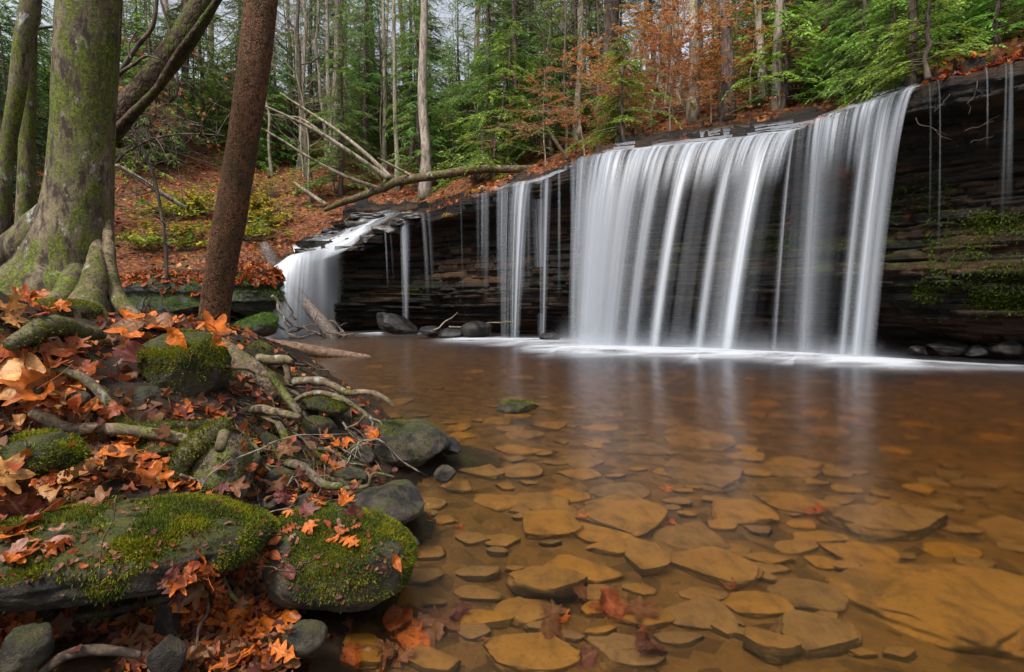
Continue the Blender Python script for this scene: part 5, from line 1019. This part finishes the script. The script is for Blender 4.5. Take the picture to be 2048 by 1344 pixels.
# slim saplings with twigs in front of the woods, near the big trunk
for k, (pts, lb) in enumerate([([(246, 222, 7.2, 5), (268, 262, 7.2, 6), (290, 305, 7.2, 6), (306, 345, 7.2, 7), (318, 400, 7.2, 7), (330, 480, 7.2, 8), (334, 560, 7.2, 8)], 'thin dark sapling bending in front of the leafy slope'), ([(316, -20, 8, 5), (345, 90, 8, 6), (352, 190, 8, 6), (300, 225, 8, 5), (310, 262, 8, 4)], 'drooping dark branch hung with a few dead orange leaves'),
                               ([(232, 326, 7, 7), (250, 306, 7, 6), (290, 285, 7, 5), (340, 270, 7, 4), (400, 268, 7, 3), (450, 272, 7, 2)], 'bare arching branch reaching from the big trunk towards the brown trunk')]):
    P0 = tuple(at_y(*pts[-1][:3])); th = thing('sapling', lb, 'sapling', P0); V, F = limb(pts, 8, 8, .15, 1100 + k); obj('stem', V, F, M['dark_bark'], th); P, r = px_path(pts); C = spline(P, 6); gg = np.random.default_rng(1100 + k); mb = MB(); LP = []
    for q in range(26):
        i = gg.integers(1, len(C) - 1); d = gg.normal(size=3) * [1, .6, .7]; l = gg.uniform(.25, .8); X = spline(np.array([C[i], C[i] + d * l * .4 + gg.normal(size=3) * .05, C[i] + d * l + [0, 0, -.1]]), 4); mb.add(*tube(X, np.linspace(.008, .003, len(X)), 4, False)); LP.append(X[-3:])
        for j in range(3): e = X[4] + gg.normal(size=3) * .18; mb.add(*tube(spline(np.array([X[4 - j], (X[4] + e) / 2 + gg.normal(size=3) * .02, e]), 3), np.linspace(.005, .002, 7), 3, False))
    mb.obj('twig_spray', M['dark_bark'], th)
    if k == 1:
        P = np.concatenate([x + gg.normal(size=(3, 3)) * .05 for x in LP for _ in range(3)]); n = len(P); V, F = leaf_quads(P, gg.normal(size=(n, 3)) - [0, 0, .8], gg.normal(size=(n, 3)), .07, .04); obj('foliage', V, F, M['dead_leaf'], th, smooth=False)
# ================================================================ fallen leaves
def polar_leaf(seed, lobes, curl, nth=90, nr=6, toothed=.06):
    """maple-like leaf: lobes = [(angle, length, width)]"""
    g = np.random.default_rng(seed); th = np.linspace(-math.pi, math.pi, nth, endpoint=False); r = np.full(nth, .30)
    for a, l, w in lobes:
        d = np.abs((th - a + math.pi) % (2 * math.pi) - math.pi); r = np.maximum(r, l * np.maximum(0, 1 - .8 * (d / w) ** 1.3))
    r = r * (1 + toothed * np.abs(((th * 9) % 1) - .5)) ; r *= 1 - .8 * np.exp(-(((np.abs(th) - math.pi)) / .18) ** 2)
    V = [np.zeros((1, 3))]; vein = [np.ones(1)]; vn = np.zeros(nth)
    for a, l, w in lobes: vn = np.maximum(vn, np.exp(-(((th - a + math.pi) % (2 * math.pi) - math.pi) / .045) ** 2))
    for k in range(1, nr + 1):
        f = k / nr; rr = r * f; V.append(np.column_stack([np.sin(th) * rr, np.cos(th) * rr, 0 * th])); vein.append(vn * (1 - .5 * f))
    V = np.concatenate(V); vein = np.concatenate(vein); i = np.arange(nth); j = (i + 1) % nth; F3 = np.stack([0 * i, 1 + j, 1 + i], -1)
    F4 = np.concatenate([np.stack([1 + (k - 1) * nth + i, 1 + (k - 1) * nth + j, 1 + k * nth + j, 1 + k * nth + i], -1) for k in range(1, nr)])
    return V, [F3, F4], vein
def strip_leaf(kind, n=36, m=9):
    y = np.linspace(0, 1, n); 
    if kind == 'oak': w = .34 * np.sin(math.pi * y ** .85) ** .55 * (.62 + .38 * np.cos(y * 2 * math.pi * 3.6 + 2.4)) + .02 * (1 - y)
    elif kind == 'beech': w = .25 * np.sin(math.pi * y ** .9) ** .85 * (1 + .03 * np.sin(y * 80))
    else: w = .36 * np.sin(math.pi * y ** .8) ** .8
    x = np.linspace(-1, 1, m); X = x[None] * w[:, None]; Y = (y[:, None] * 1.0 - .5) + .10 * np.abs(x[None]) * w[:, None] * 2; V = np.stack([X, Y, 0 * X], -1).reshape(-1, 3)
    vein = np.maximum((np.abs(x) < .05)[None] * np.ones((n, 1)), .6 * (np.abs(((y[:, None] * 9 - np.abs(x[None]) * .9) % 1) - .5) < .14)).reshape(-1); return V, [grid_faces(n, m)], vein
def curl(V, seed, amt=1.0):
    g = np.random.default_rng(seed); V = V.copy(); x, y = V[:, 0], V[:, 1]; a, b = g.uniform(-.6, 1.3) * amt, g.uniform(-.4, 1.1) * amt; ph = g.uniform(0, 6.28); c = g.uniform(.1, .5) * amt
    V[:, 2] = a * x ** 2 + b * y ** 2 + c * (x * math.cos(ph) + y * math.sin(ph)) ** 3 * 1.3 + .22 * amt * fbm(np.column_stack([x * 3.2, y * 3.2, 0 * x + seed]), 4, seed) + .28 * amt * np.abs(x) * g.uniform(-.2, 1); return V
SYC = [(0, .62, .62), (1.0, .58, .6), (-1.0, .58, .6), (2.0, .42, .55), (-2.0, .42, .55)]; MAP = [(0, .6, .36), (.85, .56, .34), (-.85, .56, .34), (1.75, .42, .34), (-1.75, .42, .34)]
def leaf_proto(name, shape, amt, seed):
    V, Fs, vein = shape; V = curl(V, seed, amt); st = V[np.argmin(V[:, 1])]; 
    C = np.array([[0, st[1] + .08 if len(Fs) == 1 else 0, .0], [0, -.45 if len(Fs) > 1 else st[1] - .08, .02], [.05, -.75 if len(Fs) > 1 else st[1] - .2, .06]]); Tv, TF = tube(spline(C, 4), .008, 4)
    V2 = np.concatenate([V, Tv]); Fa = list(Fs) + [f + len(V) for f in TF]; return mesh(name, V2, Fa, M['fallen'], {'vein': np.concatenate([vein, np.ones(len(Tv)) * .4])})
syc = [polar_leaf(s, [(a, l * np.random.default_rng(s).uniform(.9, 1.1), w) for a, l, w in SYC], 0) for s in (1, 2)]; mp = polar_leaf(3, MAP, 0)
LEAF = {'sycamore': [leaf_proto('sycamore_leaf', syc[k % 2], a, 40 + k) for k, a in enumerate((.5, .9, 1.2, 1.5, .8))], 'maple': [leaf_proto('maple_leaf', mp, a, 50 + k) for k, a in enumerate((.5, 1.0, 1.4))],
        'oak': [leaf_proto('oak_leaf', strip_leaf('oak'), a, 60 + k) for k, a in enumerate((.5, 1.0, 1.4))], 'oval': [leaf_proto('oval_leaf', strip_leaf('beech'), a, 70 + k) for k, a in enumerate((.6, 1.1, 1.6))], 'broad': [leaf_proto('broad_leaf', strip_leaf('round'), a, 80 + k) for k, a in enumerate((.8, 1.4))]}
HUE = {'orange': (.62, .155, .02), 'rust': (.36, .075, .018), 'tan': (.58, .27, .085), 'maroon': (.12, .03, .025), 'brown': (.20, .085, .035), 'yellow': (.52, .34, .04), 'pinkish': (.36, .17, .12)}
WORD = {'sycamore': 'big lobed', 'maple': 'pointed-lobed', 'oak': 'wavy-edged oak', 'oval': 'narrow oval', 'broad': 'broad oval'}
LK = [k for k in BV if k not in ('hill', 'cliff', 'bed')]
def leaf(u, v, kind, hue, size, label, group=None, g=np.random.default_rng(9), keys=None, lift=.012, tilt=.35, up=.5, var=None, yaw=None):
    h = cast(u, v, keys or LK)
    if h is None or h[0][2] < -.5: return None
    ms = LEAF[kind]; o = bpy.data.objects.new('fallen_leaf', ms[g.integers(len(ms)) if var is None else var]); COL.objects.link(o); n = Vector(h[1] / np.linalg.norm(h[1]))
    if n.dot(Vector(ray(u, v))) > 0: n = -n
    n = (n * (1 - up) + Vector((0, -.25, 1)) * up + Vector(g.normal(size=3) * tilt)).normalized(); q = n.to_track_quat('Z', 'Y'); o.rotation_mode = 'QUATERNION'; o.rotation_quaternion = q @ Matrix.Rotation(g.uniform(0, 6.28) if yaw is None else yaw, 3, 'Z').to_quaternion()
    o.location = h[0] + np.array(n) * (lift + g.random() * .02); s = size * .9 * h[0][1] / F_PX; o.scale = (s, s, s * g.choice([-1, 1, 1]))
    c = np.array(HUE[hue]) * g.uniform(.75, 1.25); o.color = (*c, 1); tag(o, label, 'leaf', group); return o
# leaves one would point at
for a in [(26, 745, 'broad', 'tan', 130, 'largest tan leaf, veined and curled, at the edge of the bank'), (240, 945, 'broad', 'tan', 120, 'big tan curled leaf with clear veins in front of the stump', ), (60, 690, 'broad', 'yellow', 46, 'yellow-green oval leaf lying near the knobbly root'),
          (46, 1040, 'oak', 'maroon', 120, 'spotted maroon oak leaf lying near the long mossy block'), (118, 1028, 'oval', 'rust', 74, 'glossy red oval leaf on top of the spotted maroon one'), (120, 1085, 'oak', 'pinkish', 96, 'pinkish-brown leaf hanging down over the face of the long block'), (205, 1010, 'sycamore', 'brown', 80, 'drab brown leaf hanging over the top edge of the long block'),
          (700, 1095, 'oak', 'orange', 60, 'small bright orange oak leaf on the furred boulder'), (690, 1070, 'oval', 'rust', 42, 'red oval leaf stuck on the top of the furred boulder'), (788, 1128, 'oval', 'orange', 46, 'vivid orange sliver of leaf at the water side of the furred boulder'), (580, 1142, 'broad', 'maroon', 40, 'small dark purple leaf in the middle of the furred boulder'), (526, 1110, 'oval', 'rust', 60, 'rust leaf standing on edge at the flank of the furred boulder'),
          (428, 664, 'sycamore', 'orange', 78, 'orange lobed leaf lying flat at the foot of the brown trunk'), (262, 668, 'sycamore', 'orange', 90, 'large orange leaf on the crest between the two trunks'), (350, 655, 'oval', 'rust', 74, 'dark rust leaf standing upright on the crest'), (278, 715, 'maple', 'maroon', 80, 'wrinkled maroon leaf draped beside the squarish mossy block'), (190, 706, 'sycamore', 'rust', 50, 'single rust leaf under the end of the knobbly root'),
          (365, 840, 'oak', 'maroon', 66, 'dull red oak leaf in the dark gap below the squarish mossy block'), (60, 975, 'sycamore', 'orange', 100, 'big orange leaf heaped with others above the spotted maroon one'), (468, 1258, 'sycamore', 'orange', 110, 'bright orange leaf spread on the gully floor near the water'), (440, 1230, 'oval', 'rust', 70, 'clean red leaf on the gully floor'), (205, 1100, 'maple', 'pinkish', 30, 'tiny pinkish leaf scrap on the face of the long block'), (30, 1128, 'sycamore', 'orange', 70, 'orange leaf at the very edge lying on the long block')]:
    leaf(*a[:6])
def field(u0, u1, v0, v1, n, where, kinds, hues, size, sz=.3, seed=0, **kw):
    g = np.random.default_rng(seed); k = 0
    while k < n:
        u, v = g.uniform(u0, u1), g.uniform(v0, v1); kind = kinds[g.integers(len(kinds))]; hue = hues[g.integers(len(hues))]; s = size * g.uniform(1 - sz, 1 + sz) * (.62 if kind == 'oval' else .7 if kind == 'oak' else 1)
        leaf(u, v, kind, hue, s, f'{hue} {WORD[kind]} leaf among others {where}', f'{hue} {WORD[kind]} leaves {where}', g, **kw); k += 1
A3 = ['orange', 'orange', 'rust', 'tan', 'rust']
field(0, 200, 672, 790, 24, 'piled along the upper bank edge', ['sycamore', 'broad', 'oak', 'maple'], A3 + ['brown'], 84, seed=1)
field(30, 240, 780, 850, 14, 'piled between the snaking roots', ['sycamore', 'oval', 'maple'], A3 + ['brown'], 66, seed=2)
field(-10, 250, 925, 1010, 22, 'heaped above the long mossy block', ['sycamore', 'broad', 'oak', 'oval'], A3 + ['tan', 'brown'], 92, seed=3)
field(0, 130, 1010, 1120, 12, 'heaped on the end of the long block', ['sycamore', 'oak', 'oval'], A3 + ['pinkish'], 76, seed=4)
field(210, 345, 880, 985, 20, 'lying beside the mossy stump', ['sycamore', 'oak', 'broad'], A3 + ['brown'], 66, seed=5)
field(200, 470, 640, 690, 22, 'lining the crest between the trunks', ['sycamore', 'broad', 'oval'], ['orange', 'rust', 'orange', 'brown'], 66, seed=6)
field(0, 130, 590, 640, 10, 'at the foot of the big mossy trunk', ['sycamore', 'maple'], ['orange', 'tan', 'rust'], 56, seed=7)
field(330, 520, 1140, 1230, 34, 'filling the gully beside the furred boulder', ['sycamore', 'oak', 'oval', 'maple'], ['rust', 'rust', 'orange', 'brown', 'maroon'], 72, seed=8)
field(380, 580, 1220, 1344, 38, 'spread where the gully meets the water', ['sycamore', 'oak', 'oval'], ['orange', 'rust', 'orange', 'brown'], 84, seed=9)
field(560, 720, 965, 1070, 26, 'caught among twigs by the wet grey rock', ['oval', 'oak', 'maple'], ['orange', 'rust', 'orange', 'maroon'], 46, seed=10)
field(500, 560, 1060, 1180, 8, 'wedged between the two big boulders', ['oval', 'oak'], ['rust', 'rust', 'brown'], 60, seed=11)
field(640, 760, 820, 900, 14, 'caught in the twig tangle over the water', ['oval', 'maple'], ['rust', 'orange'], 34, seed=12)
field(440, 600, 900, 1000, 14, 'dark and damp behind the bent root', ['oval', 'sycamore'], ['maroon', 'brown', 'rust'], 50, seed=13)
field(560, 700, 1040, 1090, 8, 'scattered on top of the furred boulder', ['oval', 'oak'], ['orange', 'rust', 'pinkish'], 40, seed=14)
BEDK = [k for k in BV if k.startswith('stone') or k == 'bed']
field(560, 880, 1235, 1344, 18, 'sunk in the shallows near the furred boulder', ['sycamore', 'oak', 'broad'], ['rust', 'brown', 'brown', 'orange'], 90, seed=15, keys=BEDK, up=.8, tilt=.15)
field(860, 1300, 1170, 1344, 9, 'sunk among the stones along the lower edge', ['sycamore', 'broad', 'maple'], ['brown', 'brown', 'rust', 'maroon'], 70, seed=16, keys=BEDK, up=.8, tilt=.15)
field(900, 1750, 1000, 1300, 10, 'resting singly on the sunken slabs', ['maple', 'oval'], ['orange', 'rust'], 46, seed=17, keys=BEDK, up=.8, tilt=.1)
# litter nobody could count
def litter(name, label, P, N, size, seed, hues, parent=None, tilt=.5, lobed=.6):
    """many small cupped leaves, lobed or oval, as one carpet"""
    g = np.random.default_rng(seed); n = len(P); N = N + g.normal(size=(n, 3)) * tilt; N /= np.linalg.norm(N, axis=1)[:, None]; D = g.normal(size=(n, 3)); D -= N * (D * N).sum(1)[:, None]; D /= np.linalg.norm(D, axis=1)[:, None]; S = np.cross(D, N)
    m = 12; th = np.arange(m) / m * 2 * math.pi; star = np.array([1, .62, .95, .6, .8, .62, .35, .62, .8, .6, .95, .62]); oval = np.hypot(np.cos(th), .5 * np.sin(th)) ** 1.0; oval = 1 / np.sqrt(np.cos(th) ** 2 + (np.sin(th) / .5) ** 2)
    k = (g.random(n) < lobed)[:, None]; r = np.where(k, star[None], oval[None]) * g.uniform(.85, 1.15, (n, m)); L = size * g.uniform(.35, .75, n)[:, None]; x, y = np.sin(th)[None] * r * L, np.cos(th)[None] * r * L
    a, b, ph = g.uniform(-.4, 1.1, n)[:, None], g.uniform(-.3, .9, n)[:, None], g.uniform(0, 6.28, n)[:, None]; zz = (a * x ** 2 + b * y ** 2) / L + g.normal(size=(n, m)) * .06 * L + .25 * L * np.sin(th[None] + ph)
    O = P + N * L * .15; ring = O[:, None] + S[:, None] * x[..., None] + D[:, None] * y[..., None] + N[:, None] * zz[..., None]; V = np.concatenate([O[:, None], ring], 1).reshape(-1, 3); q = np.arange(m)
    F = (np.arange(n)[:, None, None] * (m + 1) + np.stack([0 * q, 1 + (q + 1) % m, 1 + q], -1)[None]).reshape(-1, 3); c = np.array([HUE[h] for h in hues])[g.integers(len(hues), size=n)] * g.uniform(.5, 1.2, (n, 1))
    o = obj(name, V, F, M['litter'], parent, {'col': np.repeat(c, m + 1, 0)}, smooth=True)
    if parent is None: tag(o, label, 'leaf litter', kind='stuff')
g = np.random.default_rng(31); T = tri_of([KF]); P, N = sample_tris(KV, T, 8000, g, lambda c, N: (c[:, 2] > .0) * (c[:, 1] < 7) * sstep(-.2, .3, fbm(c * 1.6, 3, 5) + .12 + .25 * sstep(-.9, -1.7, c[:, 0])) * (N[:, 2] > .2) * np.clip(3 / c[:, 1], .3, 2) ** 1.5 + 1e-12)
litter('leaf_litter', 'small brown leaves and scraps covering the earth bank', P, N, .085, 32, ['orange', 'rust', 'rust', 'brown', 'maroon', 'tan'])
T = tri_of([HF]); P, N = sample_tris(HV, T, 60000, g, lambda c, N: (np.abs(c[:, 0]) < c[:, 1] * 1.0 + 2) / np.clip(c[:, 1], 8, 60) ** 1.2)
litter('leaf_litter', 'brown and orange leaves carpeting the wooded slope', P, N, .24, 33, ['orange', 'rust', 'rust', 'brown', 'tan', 'maroon'])
LV = []
for o in [o for o in bpy.data.objects if o.name.startswith('mossy_ledge') and o.parent is None]:
    st_ = [c for c in o.children if c.name.startswith('stone')][0]; v_ = np.array([v.co[:] for v in st_.data.vertices]) + np.array(o.location); LV.append((v_, np.array([p.vertices[:] for p in st_.data.polygons])))
for v_, f_ in LV[::2]:
    P, N = sample_tris(v_, f_, 900, g, lambda c, N: (N[:, 2] > .45) * (c[:, 2] > v_[:, 2].max() - .75) + 1e-9); litter('leaf_litter', 'brown leaves lying on top of the green ledge', P, N, .2, 38 + len(P) % 7, ['rust', 'rust', 'brown', 'orange'], lobed=.4)
P, N = sample_tris(KV, T, 9000, g, lambda c, N: (c[:, 2] > .02) * (N[:, 2] > .2) * ((c[:, 0] < -2.2) | (c[:, 1] < 1.7)) + 1e-12)
litter('leaf_litter', 'dull brown leaves scattered over the whole width of the bank', P, N, .11, 40, ['rust', 'brown', 'brown', 'orange', 'maroon'], lobed=.4)
# red leaves stranded on the ledge
P = []; 
for a, b, n, dm in [(1850, 2100, 700, 1.2), (1590, 1660, 160, .9), (840, 985, 500, 1.6), (640, 760, 120, 4)]:
    i0, i1 = lip_idx(a), lip_idx(b); ii = g.integers(i0, i1, n); jj = np.clip((79 - np.abs(g.normal(size=n)) * 25 * dm).astype(int), 0, 78); P.append(CT[ii, jj] + [0, 0, .02])
P = np.concatenate(P); litter('leaf_litter', 'wet red leaves stranded on the lip of the ledge', P, np.tile([0, 0, 1.0], (len(P), 1)), .13, 34, ['orange', 'rust', 'rust', 'maroon'])
g = np.random.default_rng(36); P, N = [], []; LB = [k for k in LK if not k.startswith(('stone', 'big_tree', 'brown_tree', 'bigroot', 'rock115', 'rock116', 'rock117', 'rock118', 'rock13', 'rock14'))]
for q in range(5200):
    u, v = g.uniform(-30, 760), g.uniform(630, 1350); h = cast(u, v, LB)
    if h is None or h[0][2] < -.02 or h[0][1] > 6 or abs(h[1][2]) < .15: continue
    soil = h[3] == 'bank'
    if g.random() > (1.0 if soil else .0 if h[3] in ('long_block', 'rock101') else .05) * (.25 + .75 * sstep(-.15, .2, fbm(h[0][None] * 2.1, 3, 6)[0])): continue
    P.append(h[0]); N.append(h[1] if h[1][2] > 0 else -h[1])
P, N = np.array(P), np.array(N); litter('leaf_litter', 'small leaves and scraps caught between the roots and rocks', P, N, .068, 37, ['rust', 'brown', 'brown', 'maroon', 'orange', 'brown'], lobed=.3)
mp_, mn_ = [], []
for q in range(5200):
    u, v = g.uniform(-30, 720), g.uniform(640, 1330); h = cast(u, v, LB)
    if h is None or h[0][2] < .02 or h[0][1] > 6 or h[3] in ('long_block', 'rock101'): continue
    if g.random() > sstep(-.05, .2, fbm(h[0][None] * 3.1, 3, 16)[0]): continue
    mp_.append(h[0]); mn_.append(h[1] if h[1][2] > 0 else -h[1])
P, N = np.repeat(np.array(mp_), 9, 0), np.repeat(np.array(mn_), 9, 0); n = len(P); P = P + g.normal(size=(n, 3)) * .012; D = N + g.normal(size=(n, 3)) * .8; V, F = leaf_quads(P - N * .004, D, g.normal(size=(n, 3)), .017 * g.uniform(.5, 1.5, n), .0048); c = np.array([[.85, .95, .9]]) * g.uniform(.3, 1.25, (n, 1)); o = obj('moss_carpet', V, F, M['moss'], None, {'col': np.repeat(c, 4, 0)}); tag(o, 'moss tufts on stones and soil between the roots', 'moss', kind='stuff')
P, N = [], []
for q in range(420):
    h = cast(g.uniform(-20, 830), g.uniform(1000, 1240), LB + ['rock116', 'rock117'])
    if h is not None and h[3] in ('long_block', 'rock101') and h[1][2] > .1: P.append(h[0] + h[1] * .006); N.append(h[1])
litter('leaf_litter', 'crumbs of dead leaf caught in the moss of the two big boulders', np.array(P), np.array(N), .02, 39, ['rust', 'brown', 'brown', 'maroon', 'brown'], lobed=.2)
# moss carpet on the bank
P, N = sample_tris(KV, tri_of([KF]), 24000, np.random.default_rng(41), lambda c, N: (c[:, 2] > .03) * (c[:, 1] < 5.5) * sstep(-.05, .25, fbm(c * 2.6, 3, 19)) * np.clip(3 / c[:, 1], .3, 2) ** 2 + 1e-12); g = np.random.default_rng(42); n = len(P)
D = N + g.normal(size=(n, 3)) * .8; V, F = leaf_quads(P, D, g.normal(size=(n, 3)), .018 * g.uniform(.5, 1.6, n), .005); c = np.array([[.8, .85, .9]]) * g.uniform(.35, 1.2, (n, 1)); o = obj('moss_carpet', V, F, M['moss'], None, {'col': np.repeat(c, 4, 0)}); tag(o, 'bright moss growing in patches over the bank', 'moss', kind='stuff')

mp_, mn_ = [], []; g = np.random.default_rng(51)
for u0, u1, v0, v1, n in [(1480, 1600, 470, 500, 700), (1560, 1710, 478, 504, 1000), (1500, 1640, 400, 480, 260), (1850, 1985, 440, 560, 1500), (1940, 2060, 430, 470, 1400), (1780, 1900, 360, 420, 300), (1830, 1880, 570, 600, 400), (1940, 2050, 580, 620, 1000), (810, 850, 572, 588, 160), (1990, 2060, 520, 560, 300), (1700, 1800, 380, 480, 160)]:
    for q in range(n):
        h = cast(g.uniform(u0, u1), np.clip(g.normal((v0 + v1) / 2, (v1 - v0) / 3), v0 - 10, v1 + 14), ['cliff'])
        if h is not None and (h[1][2] > .1 or g.random() < .35): mp_.append(h[0]); mn_.append(h[1])
P, N = np.repeat(np.array(mp_), 5, 0), np.repeat(np.array(mn_), 5, 0); n = len(P); P = P + g.normal(size=(n, 3)) * .05; D = N + g.normal(size=(n, 3)) * .8 + [0, 0, .1]; L = .05 * g.uniform(.5, 1.4, n); V, F = leaf_quads(P, D, g.normal(size=(n, 3)), L, L * .35)
c = np.array([[.7, .9, .8]]) * g.uniform(.25, .8, (n, 1)); o = obj('moss_carpet', V, F, M['moss'], None, {'col': np.repeat(c, 4, 0)}); tag(o, 'moss and small ferns growing on the shelves of the dark cliff', 'moss', kind='stuff')
# ================================================================ camera, sky, sun
cam = bpy.data.cameras.new('camera'); co = bpy.data.objects.new('camera', cam); COL.objects.link(co)
co.location = CAM; co.rotation_euler = (math.pi / 2 - PITCH, 0, 0); cam.sensor_width = 36; cam.lens = F_PX / 2048 * 36; cam.clip_start = .05; cam.clip_end = 500
SC.camera = co
w = bpy.data.worlds.new('World'); SC.world = w; w.use_nodes = True; nt = w.node_tree; bg = nt.nodes['Background']
sky = nt.nodes.new('ShaderNodeTexSky'); sky.sky_type = 'NISHITA'; sky.sun_disc = False
ELEV, AZ = math.radians(58), math.radians(-150)      # high, behind the camera's shoulder
sky.sun_elevation = ELEV; sky.sun_rotation = AZ; sky.dust_density = 3.0; sky.air_density = 1.2
hs = nt.nodes.new('ShaderNodeHueSaturation'); hs.inputs['Saturation'].default_value = .35
nt.links.new(sky.outputs[0], hs.inputs['Color']); nt.links.new(hs.outputs[0], bg.inputs[0]); bg.inputs[1].default_value = .10
sun = bpy.data.lights.new('sun', 'SUN'); sun.energy = 1.9; sun.angle = math.radians(11); sun.color = (1, .96, .9)
so = bpy.data.objects.new('sun', sun); COL.objects.link(so)
sd = Vector((math.cos(ELEV) * math.sin(AZ), math.cos(ELEV) * math.cos(AZ), math.sin(ELEV)))   # towards the sun
so.rotation_euler = sd.to_track_quat('Z', 'Y').to_euler(); so.location = (0, 0, 40)
SC.view_settings.view_transform = 'Standard'; SC.view_settings.look = 'None'; SC.view_settings.gamma = 1; SC.view_settings.exposure = 1.2
c = SC.cycles; c.use_denoising = True; c.max_bounces = 10; c.diffuse_bounces = 3; c.glossy_bounces = 3; c.transmission_bounces = 3; c.transparent_max_bounces = 24; c.caustics_reflective = False; c.caustics_refractive = True; c.blur_glossy = 1.0
c.sample_clamp_indirect = 6
